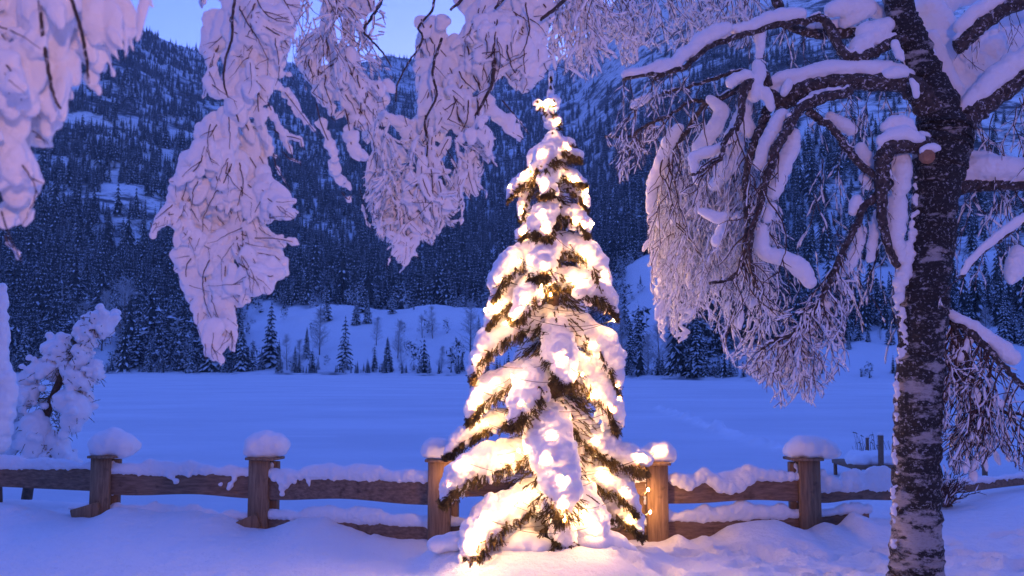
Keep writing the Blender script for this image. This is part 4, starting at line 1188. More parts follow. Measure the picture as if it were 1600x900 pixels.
# ---- hanging twigs with frost
def grow(rng, x, y, z, ang, L, lvl, out, r0, inside, spread=0.9, sprout=0.35, grav=0.12, wig=0.12):
    pts = [(x, y, z)]
    n = max(3, int(L / 5)); zz = rng.normal(0, 0.004)
    for i in range(n):
        dgrav = (math.pi / 2 - ang)
        ang += grav * dgrav * rng.uniform(0.3, 1.2) + rng.normal(0, wig)
        x += math.cos(ang) * 5; y += math.sin(ang) * 5; z += zz + rng.normal(0, 0.003)
        if inside is not None and not inside(x, y): break
        pts.append((x, y, z))
        if lvl > 0 and rng.random() < sprout:
            sg = 1 if rng.random() < 0.5 else -1
            grow(rng, x, y, z, ang + sg * rng.uniform(0.4, spread), L * rng.uniform(0.25, 0.6), lvl - 1, out, r0 * 0.7, inside, spread, sprout, grav, wig)
    if len(pts) > 2: out.append((np.array(pts), r0))

def poly_fn(poly):
    poly = np.asarray(poly, float); x0, y0 = poly[:, 0], poly[:, 1]; x1, y1 = np.roll(x0, -1), np.roll(y0, -1)
    def f(x, y):
        c = ((y0 > y) != (y1 > y)) & (x < (x1 - x0) * (y - y0) / (y1 - y0 + 1e-9) + x0)
        return bool(c.sum() % 2)
    return f

def twig_meshes(strands, base_d, parent, name='twigs', frost=2.0, frost_p=0.85, tw=1.0, side=-0.35, dark_front=0.0):
    mt = MB(); mf = MB()
    for pts, r0 in strands:
        w = PP(np.stack([pts[:, 0], pts[:, 1], base_d + pts[:, 2]], 1))
        n = len(w); k = base_d / FPX
        rr = np.linspace(r0, max(0.25, r0 * 0.4), n) * k * tw
        mt.tube(w, rr, 4, cap=False)
        if frost:
            i = 0
            while i < n - 1:
                m_ = rng.integers(2, 7)
                seg = w[i:i + m_ + 1]
                if len(seg) >= 2 and rng.random() < frost_p:
                    f = frost * k * rng.uniform(0.5, 1.35) * (r0 ** 0.3)
                    s = seg + np.array([side * f * rng.uniform(-1.5, 1.5), f * 0.5 - dark_front * f, f * 0.35])
                    prof = np.full(len(s), f); prof[0] *= 0.5; prof[-1] *= 0.45
                    prof *= rng.uniform(0.75, 1.25, len(s))
                    mf.tube(s, prof, 5, cap=True)
                i += m_
    o = put(name, mt, M_TWIG, parent)
    if frost and mf.n: put('frost', mf, M_SNOW, o)
    return o

# warm-lit curtain nearest the spruce
CUR = poly_fn([(1060,170),(1100,160),(1150,150),(1210,190),(1225,240),(1215,300),(1230,360),(1290,380),(1310,470),(1325,540),(1322,575),(1300,590),(1275,612),(1262,640),(1245,600),(1215,640),(1190,600),(1165,560),(1140,570),(1120,530),(1100,500),(1080,500),(1060,535),(1045,520),(1030,490),(1012,480),(1014,420),(1012,380),(1010,330),(1012,290),(1030,240)])
st = []
for k in range(210):
    x = rng.uniform(1022, 1200); y = rng.uniform(185, 330) if x > 1040 else rng.uniform(240, 350)
    z = np.interp(x, [1010, 1080, 1200], [1.0, .55, 0]) + rng.normal(0, 0.10)
    grow(rng, x, y, z, rng.uniform(1.0, 2.2), rng.uniform(50, 210), 2, st, 0.9, CUR, sprout=0.12, grav=0.13, wig=0.13)
twig_meshes(st, BD, birch, 'twigs', 1.4, 0.92, tw=0.65)
# leftmost strands of the curtain carry thick snow
sb = []
for (x0, y0, y1) in [(1020,270,470),(1026,250,440),(1034,300,500),(1042,330,522),(1050,360,530),(1030,400,480),(1066,380,500),(1078,400,492),(1092,420,470),(1060,300,420)]:
    y = y0; x = x0
    while y < y1:
        r_ = rng.uniform(3.2, 6.5) * (1.15 - 0.6 * (y - y0) / (y1 - y0)); L = rng.uniform(8, 22)
        z = np.interp(x, [1010, 1080, 1200], [.96, .5, 0])
        sb.append(chain([(x, y, r_ * .6, BD + z), (x + rng.normal(0, 4), y + L * .5, r_, BD + z), (x + rng.normal(0, 6), y + L, r_ * 0.6, BD + z)], (1, .9, 1), .45))
        x += rng.normal(0, 2.5); y += L * rng.uniform(0.5, 0.9)
t_ = None
SB1 = np.vstack(sb)
o = snow_mesh('snow', SB1, 0.0075, M_SNOW, birch, lump=0.012, lscale=0.05, smooth=2, fine=0.004)
sb = []
for k in range(85):
    p_, r_ = st[rng.integers(len(st))]; x, y, z = p_[rng.integers(len(p_))]
    if y > 520: continue
    rr = rng.uniform(3.5, 8.0); a_ = rng.normal(1.57, .5); L = rng.uniform(8, 30)
    sb.append(chain([(x, y, rr * .6, BD + z + .02), (x + math.cos(a_) * L * .5, y + math.sin(a_) * L * .5, rr, BD + z + .02), (x + math.cos(a_) * L, y + math.sin(a_) * L, rr * .4, BD + z + .02)], (1, .8, 1), .45))
snow_mesh('snow', np.vstack(sb), 0.008, M_SNOW, birch, lump=0.015, lscale=0.06, smooth=2)
# darker middle twigs and the lower fans
st = []
for k in range(28):
    s = [(x, y, z) for x, y, z, nm in SEEDS if nm in ('inner drooping branch', 'lower left limb', 'inner branch', 'curtain branch')]
    x, y, z = s[rng.integers(len(s))]
    grow(rng, x, y, z - .03, rng.uniform(0.8, 2.6), rng.uniform(60, 170), 2, st, 1.3, CUR, sprout=0.14, grav=0.10, wig=0.16)
twig_meshes(st, BD, birch, 'twigs', 1.7, 0.5, dark_front=-1.2)
FAN = poly_fn([(1180,430),(1290,380),(1345,380),(1340,450),(1320,520),(1330,580),(1300,600),(1275,640),(1245,620),(1215,650),(1185,600),(1130,560),(1120,520),(1150,470)])
st = []
for k in range(60):
    s = [(x, y, z) for x, y, z, nm in SEEDS if nm == 'long drooping branch' and y > 370]
    x, y, z = s[rng.integers(len(s))]
    grow(rng, x, y, z, rng.uniform(0.5, 2.9), rng.uniform(50, 120), 2, st, 1.2, FAN, sprout=0.18, grav=0.10, wig=0.15)
for k in range(30):
    x, y = rng.uniform(1130, 1290), rng.uniform(450, 540)
    grow(rng, x, y, rng.uniform(-.2, .1), rng.uniform(0.9, 2.3), rng.uniform(50, 110), 2, st, 1.0, FAN, sprout=0.2, grav=0.12)
twig_meshes(st, BD, birch, 'twigs', 1.6, 0.75, tw=0.75)
# frosty sprays reaching left from the thin branches
st = []
LF = poly_fn([(945,205),(1000,165),(1060,170),(1075,230),(1040,250),(1015,245),(1000,275),(970,290),(955,260),(965,235)])
for k in range(60):
    s = [(x, y, z) for x, y, z, nm in SEEDS if nm in ('thin left branch', 'far left branch')]
    x, y, z = s[rng.integers(len(s))]
    grow(rng, x, y, z, rng.uniform(1.0, 3.0), rng.uniform(30, 90), 2, st, 0.9, LF, sprout=0.22, grav=0.12)
twig_meshes(st, BD, birch, 'twigs', 1.3, 0.8)
# fine twigs across the top
TOPP = poly_fn([(868,-40),(1200,-40),(1240,20),(1200,60),(1150,80),(1100,50),(1070,75),(1040,90),(1000,70),(990,100),(975,110),(960,60),(930,95),(925,130),(890,140),(880,80),(860,40)])
st = []
for k in range(95):
    x = rng.uniform(880, 1190)
    grow(rng, x, rng.uniform(-40, -5), .3 + rng.normal(0, .15), rng.uniform(1.0, 2.1), rng.uniform(50, 150), 2, st, 1.1, TOPP, sprout=0.16, grav=0.08, wig=0.14)
twig_meshes(st, BD, birch, 'twigs', 1.7, 0.8, tw=0.7)
# twigs hanging beneath every limb
st = []
for k in range(230):
    x, y, z, nm = SEEDS[rng.integers(len(SEEDS))]
    if nm in ('leader',): continue
    grow(rng, x, y, z + rng.uniform(0, .2), rng.uniform(0.6, 2.5), rng.uniform(20, 75), 1, st, 0.9, None, sprout=0.2, grav=0.12, wig=0.14)
twig_meshes(st, BD, birch, 'twigs', 1.1, 0.6, tw=0.8)
# right-hand hanging twigs
st = []
RH = poly_fn([(1462,480),(1500,500),(1620,580),(1640,760),(1590,735),(1560,700),(1530,735),(1490,745),(1468,700)])
for k in range(60):
    s = [(x, y, z) for x, y, z, nm in SEEDS if nm in ('low hanging limb', 'hooked limb')]
    x, y, z = s[rng.integers(len(s))]
    grow(rng, x, y, z, rng.uniform(0.8, 2.4), rng.uniform(70, 190), 2, st, 1.4, RH, sprout=0.2, grav=0.08, wig=0.14)
twig_meshes(st, BD, birch, 'twigs', 1.5, 0.6)
sb = []
for k in range(60):
    p_, r_ = st[rng.integers(len(st))]
    i = rng.integers(len(p_)); x, y, z = p_[i]
    if y < 545: continue
    rr = rng.uniform(4, 8.5); a_ = rng.normal(1.57, .4); L = rng.uniform(8, 24)
    sb.append(chain([(x, y, rr * .6, BD + z + .03), (x + math.cos(a_) * L * .5, y + math.sin(a_) * L * .5, rr, BD + z + .03), (x + math.cos(a_) * L, y + math.sin(a_) * L, rr * .5, BD + z + .03)], (1, .7, 1), .45))
snow_mesh('snow', np.vstack(sb), 0.009, M_SNOW, birch, lump=0.015, lscale=0.06, smooth=2)
st = []
for k in range(50):
    x = rng.uniform(1500, 1640); grow(rng, x, rng.uniform(140, 330), .2 + rng.normal(0, .15), rng.uniform(0.7, 2.2), rng.uniform(40, 130), 2, st, 0.9, None, sprout=0.15, grav=0.08)
for k in range(36):
    x = rng.uniform(1270, 1440); grow(rng, x, rng.uniform(140, 430), .3 + rng.normal(0, .15), rng.uniform(1.0, 2.1), rng.uniform(30, 110), 1, st, 0.8, None, sprout=0.12, grav=0.12)
twig_meshes(st, BD, birch, 'twigs', 1.6, 0.6)

# ================================================================== SNOW-LADEN BRANCHES HANGING INTO THE PICTURE
def sdist(poly):
    poly = np.asarray(poly, float); a = poly; b = np.roll(poly, -1, 0); ab = b - a; l2 = (ab ** 2).sum(1) + 1e-9
    ins = poly_fn(poly)
    def f(x, y):
        t = np.clip(((x - a[:, 0]) * ab[:, 0] + (y - a[:, 1]) * ab[:, 1]) / l2, 0, 1)
        d = np.hypot(x - a[:, 0] - t * ab[:, 0], y - a[:, 1] - t * ab[:, 1]).min()
        return d if ins(x, y) else -d
    return f

def lobe(x, y, ang, L, r, depth, flat, rng):
    """teardrop pad of snow lying along a twig: round shoulder, narrower tip"""
    v0, f0 = ICO3
    u, s, w = v0[:, 0], v0[:, 1], v0[:, 2]
    k = depth / FPX
    prof = 1.0 - 0.22 * u + 0.10 * np.sin(u * 5 + rng.uniform(0, 6)) 
    bend = rng.normal(0, 0.16) * (u ** 2) * r
    ca, sa = math.cos(ang), math.sin(ang)
    ix = x + ca * u * L / 2 - sa * (s * r * prof + bend); iy = y + sa * u * L / 2 + ca * (s * r * prof + bend)
    return PP(np.stack([ix, iy, depth + w * r * flat * prof * k], 1)), f0

def hanging_mass(rng, poly, depth, flow, rpx, dens, parent, voxel, holes=(), relief=0.05, twigs=60, strips=(), mindist=0.0, twr=1.6, flat=0.5, gap=0, gthr=0.47, sm=2):
    sd0 = sdist(poly); P_ = np.asarray(poly, float)
    hs = [sdist(h) for h in holes]
    sd = (lambda x, y: min(sd0(x, y), *[-h(x, y) for h in hs])) if hs else sd0
    x0, y0 = P_.min(0); x1, y1 = P_.max(0)
    surf = lambda x, y: depth + relief * math.sin(x * 0.031 + y * 0.017 + depth) + relief * 0.8 * math.sin(y * 0.045 - x * 0.022)
    gaps = lambda x, y: gap and float(vnoise(np.array([x / gap]), np.array([y / gap / 1.6]), 5)[0]) < gthr
    raw = []
    def pad(x, y, a, L, r, z):
        # keep the pad inside the outline: shorten towards the tip, slim at the middle
        while L > 1.2 * r and sd(x + math.cos(a) * L * 0.5, y + math.sin(a) * L * 0.5) < -1: L *= 0.85
        while L > 1.2 * r and sd(x - math.cos(a) * L * 0.5, y - math.sin(a) * L * 0.5) < -1: L *= 0.85
        r = min(r, sd(x, y) + 3.5)
        if r < 2.4: return
        raw.append(lobe(x, y, a, max(L, 1.6 * r), r, z, flat, rng))
    # the twigs come first, each carrying its own pads of snow
    mt = MB(); k_ = depth / FPX
    for k in range(twigs):
        for _ in range(40):
            x = rng.uniform(x0, x1); y = rng.uniform(y0, y1)
            if sd(x, y) > 2 and not gaps(x, y): break
        a = flow(x, y) + rng.normal(0, 0.3); st = []
        grow(rng, x, y, 0, a, rng.uniform(45, 190), 2, st, 1.0, lambda u, v: sd(u, v) > -3, spread=0.8, sprout=0.16, grav=0.03, wig=0.13)
        for pts, r0 in st:
            zo = rng.normal(0, relief * 0.36); fwd = rpx * flat * k_ * (1.1 if rng.random() < 0.35 else 0.15)
            zz = np.array([surf(px_, py_) for px_, py_, _ in pts]) + zo
            w = PP(np.stack([pts[:, 0] + rng.normal(0, .5, len(pts)), pts[:, 1], zz - fwd + 0.1 * rpx * flat * k_ * np.sin(np.arange(len(pts)) * .8 + k)], 1))
            mt.tube(w, np.linspace(r0 * twr, r0 * twr * 0.4, len(w)) * k_, 4, cap=False)
            i = 0
            while i < len(pts) - 2:
                m_ = int(rng.integers(3, 8)); q = pts[i:i + m_ + 1]
                if rng.random() < 0.82:
                    c = q.mean(0); d_ = q[-1] - q[0]; r = rpx * rng.uniform(0.38, 1.05)
                    pad(c[0], c[1], math.atan2(d_[1], d_[0]), math.hypot(d_[0], d_[1]) * 1.2 + r * 0.8, r, zz[min(i + m_ // 2, len(zz) - 1)] + r * flat * k_ * rng.uniform(0.95, 1.35))
                i += m_
    # pads carried by twigs hidden behind
    n = int((x1 - x0) * (y1 - y0) / (rpx * rpx) * dens * 0.55)
    for k in range(n):
        x = rng.uniform(x0, x1); y = rng.uniform(y0, y1)
        if sd(x, y) < 0 or gaps(x, y): continue
        r = rpx * rng.uniform(0.45, 1.2)
        pad(x, y, flow(x, y) + rng.normal(0, 0.3), r * rng.uniform(2.0, 4.2), r, surf(x, y) + rng.normal(0, relief * 0.36) + r * flat * k_ * 1.45)
    bl = []
    for s in strips:
        s = [(a_, b_, r_, surf(a_, b_) + 0.01) for a_, b_, r_ in s]
        for A_, B_ in zip(s[:-1], s[1:]):
            ang = math.atan2(B_[1] - A_[1], B_[0] - A_[0]); Ls = math.hypot(B_[0] - A_[0], B_[1] - A_[1]); r = (A_[2] + B_[2]) / 2
            for q_ in range(2 + int(Ls / 14)):
                u = rng.random(); f_ = rng.uniform(0.5, 1.05)
                raw.append(lobe(A_[0] + (B_[0] - A_[0]) * u + rng.normal(0, .22) * r, A_[1] + (B_[1] - A_[1]) * u, ang + rng.normal(0, .35), r * rng.uniform(1.6, 3.2), r * f_, A_[3] + rng.normal(0, .3) * r * k_, flat + .1, rng))
            raw.append(lobe((A_[0] + B_[0]) / 2, (A_[1] + B_[1]) / 2, ang, Ls + r, r * 0.55, A_[3], flat + .1, rng))
        h0 = (s[0][0] - (s[1][0] - s[0][0]) * 0.8, s[0][1] - abs(s[1][1] - s[0][1]) * 0.8 - 8, 1.0, s[0][3])
        e0 = (s[-1][0] + (s[-1][0] - s[-2][0]) * 0.4, s[-1][1] + 6, 1.0, s[-1][3])
        q = PP([(a_ + rng.normal(0, 1.5), b_, d_ - r_ * k_ * (flat + .12)) for a_, b_, r_, d_ in [h0] + list(s) + [e0]])
        mt.tube(q, np.linspace(twr, twr * .5, len(q)) * k_ * 0.8, 4, cap=False)
    o = snow_mesh('snow', bl, voxel, M_SNOW, parent, lump=0.007 * depth / 3.4, lscale=0.03 * depth / 3.4, smooth=sm, fine=0.0014, raw=raw)
    put('twigs', mt, M_TWIG, parent)
    return o

rng = np.random.default_rng(77)
# --- A: the long snow column left of centre
DA = 3.5
Apoly = [(300,-60),(470,-60),(470,10),(455,60),(440,110),(425,140),(412,165),(400,185),(405,215),(415,250),(422,272),(445,290),(458,312),(468,330),(460,341),(430,340),(408,352),(402,362),(435,360),(463,373),(460,385),(430,388),(438,410),(455,425),(440,448),(420,460),(400,457),(380,478),(366,480),(370,520),(364,545),(350,568),(336,560),(325,568),(320,545),(310,510),(300,480),(290,455),(266,415),(262,388),(275,362),(262,350),(250,352),(240,372),(236,362),(248,335),(262,318),(268,290),(272,250),(292,215),(318,190),(325,170),(315,130),(328,110),(318,85),(312,60),(314,0)]
brA = thing('snowy_branch', 'long column of snow on a birch branch hanging down left of the spruce', 'branch', P(390, -60, DA), 'snow-laden branches hanging from above')
def flowA(x, y):
    spine = np.interp(y, [-60, 100, 250, 400, 570], [385, 380, 350, 345, 345])
    return math.pi / 2 - np.clip((x - spine) / 90.0, -0.9, 0.9) * 0.9
hanging_mass(rng, Apoly, DA, flowA, 18, 1.4, brA, 0.0040, twigs=46, twr=1.1,
    holes=[[(300,340),(307,346),(303,356),(299,352)],[(360,402),(372,402),(378,420),(370,430),(360,418)],[(400,418),(413,426),(410,430),(398,424)],[(350,528),(360,526),(360,540),(352,542)],[(357,135),(366,135),(366,146),(358,146)]],
    strips=[[(425,130,8),(445,142,9),(458,160,9),(470,180,8),(484,195,6),(492,205,3)],[(420,168,6),(430,185,8),(440,205,8),(448,225,7),(456,240,4)],[(440,212,5),(455,214,7),(470,218,6),(474,228,4)],
            [(405,170,10),(410,195,11),(416,218,10),(420,236,8)],[(432,118,7),(445,114,6),(455,118,3)],[(452,248,3),(464,252,3),(470,254,2)],[(412,232,5),(420,240,6),(432,245,3)],[(432,260,4),(440,275,3),(448,288,2)],
            [(238,368,5),(246,352,7),(256,336,7),(268,322,7)],[(395,296,12),(425,314,12),(448,327,9),(462,333,5)],[(395,372,12),(425,372,9),(445,375,8),(458,378,6)],[(395,425,18),(422,432,17),(440,428,12)],[(405,270,10),(425,290,10),(440,305,8)],[(400,395,12),(430,400,9),(446,412,8)]])
mb = MB(); limb_tube(mb, [(520, -150, 16, .1), (450, -110, 13, .05), (400, -70, 6, 0), (372, -20, 2.6, -.03), (364, 20, 2.2, -.06), (362, 62, 2, -.08), (352, 92, 1.8, -.08), (350, 130, 1.5, -.07), (362, 165, 1.2, -.06), (374, 190, 1, -.05)], DA, 8, 0.4)
put('limb', mb, M_LIMB, brA)

# --- A2: the mass between the column and the centre
D2 = 3.9
A2 = [(455,-60),(585,-60),(588,0),(575,25),(560,28),(548,50),(556,75),(560,88),(590,108),(612,130),(622,148),(610,165),(590,175),(575,205),(560,200),(548,196),(540,170),(525,190),(512,170),(497,140),(482,125),(470,110),(462,85),(470,60),(452,20)]
br2 = thing('snowy_branch', 'broad snow-plastered birch spray between the long column and the centre gap of sky', 'branch', P(520, -60, D2), 'snow-laden branches hanging from above')
flow2 = lambda x, y: math.pi / 2 + np.clip((520 - x) / 120.0, -0.6, 0.6) * 0.8
hanging_mass(rng, A2, D2, flow2, 15, 0.9, br2, 0.0044, twigs=40, gap=26, gthr=0.36, twr=1.2,
    holes=[[(478,8),(492,5),(490,18),(482,22)],[(520,30),(540,20),(535,75),(524,80),(518,60)],[(503,82),(520,90),(514,104),(500,100)]],
    strips=[[(500,190,8),(510,215,10),(520,235,9),(523,250,7)],[(520,250,9),(524,270,10),(534,285,9),(543,292,6)],[(545,200,12),(550,225,12),(560,240,11),(572,246,8)],[(540,310,3),(545,312,5),(548,306,4)],[(500,128,8),(490,145,7),(505,160,7),(520,165,6)]])
mb = MB(); limb_tube(mb, [(700, -130, 14, .1), (630, -100, 11, .05), (602, -40, 4, -.02), (596, 0, 3, -.05), (582, 25, 2.6, -.06), (568, 48, 2.2, -.06), (580, 62, 1.6, -.06), (596, 80, 1.4, -.05), (612, 105, 1, -.04)], D2, 8, 0.4)
put('limb', mb, M_LIMB, br2)

# --- B: centre mass above the spruce
DB = 4.2
B1 = [(615,-60),(885,-60),(880,-10),(868,20),(858,40),(850,60),(862,85),(858,105),(848,122),(835,132),(822,145),(808,142),(798,128),(790,110),(782,125),(775,118),(760,150),(768,165),(752,172),(756,195),(744,205),(728,195),(715,215),(705,200),(690,225),(675,215),(665,235),(648,225),(640,205),(655,180),(655,150),(650,120),(648,95),(655,60),(650,35),(630,10)]
brB = thing('snowy_branch', 'wide mass of snowy birch sprays across the top centre above the spruce tip', 'branch', P(740, -60, DB), 'snow-laden branches hanging from above')
flowB = lambda x, y: math.pi / 2 + np.clip((740 - x) / 160.0, -0.6, 0.6) * 0.7
hanging_mass(rng, B1, DB, flowB, 17, 0.8, brB, 0.0046, twigs=48, gap=28, gthr=0.38, twr=1.3, relief=0.06,
    holes=[[(722,12),(742,5),(735,22),(725,24)],[(770,88),(776,80),(774,96)],[(742,62),(748,66),(742,84),(736,86)],[(800,50),(815,58),(822,64),(812,66)],[(700,150),(712,148),(712,160),(702,162)],[(742,135),(752,140),(748,152),(740,148)]],
    strips=[[(755,150,13),(765,165,12),(780,180,12),(795,195,12),(805,208,10),(815,214,6)],[(798,176,4),(812,190,3),(822,204,2)],[(835,95,14),(832,115,14),(825,135,10)]])
mb = MB()
limb_tube(mb, [(900, -20, 3.5, .05), (870, 12, 3.1, -.06), (850, 26, 2.8, -.08), (845, 32, 2.1, -.06)], DB, 8, 0.4)
limb_tube(mb, [(800, -20, 3.5, -.05), (785, 0, 2.8, -.08), (773, 14, 2.1, -.08)], DB, 8, 0.4)
limb_tube(mb, [(735, -30, 3.5, -.05), (722, -2, 2.8, -.08), (704, 16, 2.1, -.08)], DB, 8, 0.4)
limb_tube(mb, [(690, -60, 3.5, 0), (678, 0, 2.4, -.08), (674, 18, 2.1, -.08), (654, 42, 1.8, -.09), (660, 56, 1.7, -.09), (655, 75, 1.5, -.09), (640, 95, 1.4, -.09), (622, 130, 1.3, -.09), (618, 160, 1.0, -.06)], DB, 8, 0.4)
limb_tube(mb, [(774, 95, 3.5, -.08), (770, 118, 3.5, -.09), (768, 135, 2.8, -.1), (752, 165, 2.4, -.1), (742, 182, 2.0, -.1), (735, 200, 1.4, -.1)], DB, 8, 0.5)
limb_tube(mb, [(980, -200, 18, .2), (880, -150, 16, .1), (760, -110, 12, .05), (690, -70, 8, 0)], DB, 8, 0.4)
put('limb', mb, M_LIMB, brB)

# --- B2: the lacy lower half
B2 = [(575,180),(600,165),(640,190),(700,200),(760,165),(768,200),(770,250),(748,240),(752,300),(735,312),(722,285),(712,335),(700,345),(682,345),(672,372),(655,372),(648,400),(630,418),(612,400),(606,365),(590,355),(586,330),(575,300),(572,262),(582,240),(565,215)]
brC = thing('snowy_branch', 'lacy lower sprays of frosted birch twigs hanging left of the spruce top', 'branch', P(660, 180, DB - 0.1), 'snow-laden branches hanging from above')
flowC = lambda x, y: math.pi / 2 + np.clip((650 - x) / 200.0, -0.5, 0.5) * 0.5
hanging_mass(rng, B2, DB - 0.1, flowC, 9, 0.25, brC, 0.0038, twigs=34, gthr=0.52, twr=0.8, relief=0.05, gap=20,
    strips=[[(600,215,16),(610,235,17),(618,248,12)],[(640,210,14),(650,235,13)],[(605,185,14),(625,190,14),(640,200,12)],[(648,310,6),(646,330,8),(650,350,7),(655,365,3)],[(728,278,9),(738,285,8),(733,298,7)],[(640,345,4),(632,362,4),(640,372,3)],[(600,335,6),(594,350,7),(590,365,5)],
            [(612,370,4),(616,385,3),(610,400,3),(606,415,2)],[(640,380,4),(646,395,6),(652,400,3)],[(722,320,4),(722,340,5),(720,352,3)],[(684,350,4),(680,365,4),(674,378,2)],[(566,320,4),(572,345,4),(578,355,3)],[(706,250,6),(715,262,5)],[(690,260,6),(695,275,5)]])
inB = poly_fn([(p_[0] + (8 if p_[0] > 665 else -8), p_[1] + 12) for p_ in B2])
st = []
for k in range(42):
    x = rng.uniform(580, 765); grow(rng, x, rng.uniform(170, 290), rng.normal(0, .04), flowC(x, 200) + rng.normal(0, .35), rng.uniform(60, 150), 2, st, 0.9, inB, sprout=0.2, grav=0.06, wig=0.12)
twig_meshes(st, DB - 0.1, brC, 'twigs', 2.6, 0.85, tw=0.7)
mb = MB(); limb_tube(mb, [(690, 60, 2.4, .05), (676, 110, 2.2, -.02), (682, 150, 2, -.04), (664, 190, 1.8, -.06), (668, 235, 1.5, -.06), (650, 290, 1, -.06)], DB - .1, 8, 0.4)
put('limb', mb, M_LIMB, brC)

# --- sprays along the top edge between the centre mass and the birch
st = []
for k in range(46):
    x = rng.uniform(835, 935); grow(rng, x, rng.uniform(-60, -5), rng.normal(0, .06), rng.uniform(1.1, 2.0), rng.uniform(50, 150) * (1 if x > 870 else 0.7), 2, st, 1.0, None, sprout=0.18, grav=0.07, wig=0.14)
twig_meshes([q for q in st if q[0][:, 1].max() < 125], DB + 0.3, brB, 'twigs', 2.6, 0.8, tw=0.8)
st = []
for k in range(60):
    x = rng.uniform(455, 620); grow(rng, x, rng.uniform(-40, 60), rng.normal(0, .05), flow2(x, 0) + rng.normal(0, .35), rng.uniform(60, 140), 2, st, 1.0, poly_fn([(440,-60),(620,-60),(600,60),(618,140),(590,190),(560,215),(530,190),(480,150),(455,90)]), sprout=0.16, grav=0.05, wig=0.14)
twig_meshes(st[::2], D2 - 0.05, br2, 'twigs', 2.2, 0.7, tw=0.8)

# --- L: close, slightly out-of-focus mass at the left edge
DL = 1.9
L1 = [(-160,-80),(235,-80),(236,0),(232,18),(224,27),(212,22),(202,14),(200,36),(214,52),(226,74),(218,76),(204,66),(196,58),(200,76),(192,82),(180,72),(170,50),(165,56),(172,70),(195,86),(204,96),(196,102),(178,92),(150,74),(148,84),(160,96),(180,110),(174,118),(158,116),(156,150),(144,168),(120,155),(106,150),(96,160),(104,185),(92,200),(80,205),(76,225),(58,232),(50,250),(62,272),(66,300),(48,318),(44,330),(52,338),(46,358),(34,366),(22,352),(8,360),(-10,350),(-160,420)]
brL = thing('snowy_branch', 'large blurred mass of snow-covered twigs at the left edge, nearest the viewer', 'branch', P(60, -80, DL), 'snow-laden branches hanging from above')
flowL = lambda x, y: math.pi / 2 - 0.35 + 0.2 * math.sin(y * 0.02)
hanging_mass(rng, L1, DL, flowL, 28, 2.4, brL, 0.003, twigs=20, sm=6, relief=0.045, twr=1.8, strips=[[(14,382,5),(24,390,8),(30,402,5)]])
mb = MB(); limb_tube(mb, [(-60, -160, 12, 0), (55, -60, 6, -.03), (62, 0, 3, -.05), (66, 50, 3, -.05), (74, 100, 3, -.05), (84, 150, 2.5, -.04), (95, 170, 2, -.03)], DL, 8, 0.4)
limb_tube(mb, [(2, 330, 1.6, -.03), (12, 362, 1.2, -.04), (24, 390, 1, -.045), (30, 404, .8, -.045)], DL, 6)
limb_tube(mb, [(90, -80, 5, 0), (112, 0, 3, -.05), (125, 40, 3, -.05), (135, 90, 2.6, -.05), (138, 130, 2, -.03)], DL, 8, 0.4)
put('limb', mb, M_LIMB, brL)

# ================================================================== YOUNG SPRUCE BENT BY SNOW (left), JETTY, REEDS
rng = np.random.default_rng(9)
YD = 12.5
yb = P(40, 735, YD); yb[2] = float(ground_z(yb[0], yb[1])) - 0.1
ys_ = thing('young_spruce', 'young spruce bowed over by lumps of snow beyond the left end of the fence', 'tree', yb)
stem = [(40,790,8,0),(55,700,7,0),(75,640,6,0),(100,580,5,0),(125,530,4,0),(150,505,3,0),(165,508,2,0)]
mb = MB(); limb_tube(mb, stem, YD, 8); put('trunk', mb, M_TRUNK, ys_)
BL = [[(150,500,14,0),(163,505,15,-.05),(166,516,12,-.06)],[(128,512,13,0),(140,520,12,-.05),(138,535,9,-.05)],[(95,545,15,.05),(80,548,14,.05),(108,556,11,0)],[(122,545,9,-.1),(128,560,10,-.12),(118,570,8,-.1)],
      [(75,575,16,0),(58,580,15,.05),(42,592,14,.05)],[(105,580,12,-.1),(118,592,13,-.12),(135,600,10,-.15)],[(45,615,18,-.05),(30,625,16,0),(22,640,14,0)],[(100,625,18,-.15),(120,632,19,-.18),(118,655,16,-.2),(105,668,10,-.2)],
      [(50,660,20,-.1),(58,690,22,-.15),(55,710,18,-.15)],[(20,680,18,0),(8,700,18,0),(0,660,16,0)],[(85,690,14,-.1),(100,712,12,-.1),(115,716,8,-.1)],[(140,580,8,-.1),(150,570,9,-.1),(152,590,7,-.1)],[(130,612,9,0),(140,622,8,0)],[(75,705,16,0),(90,718,12,0)]]
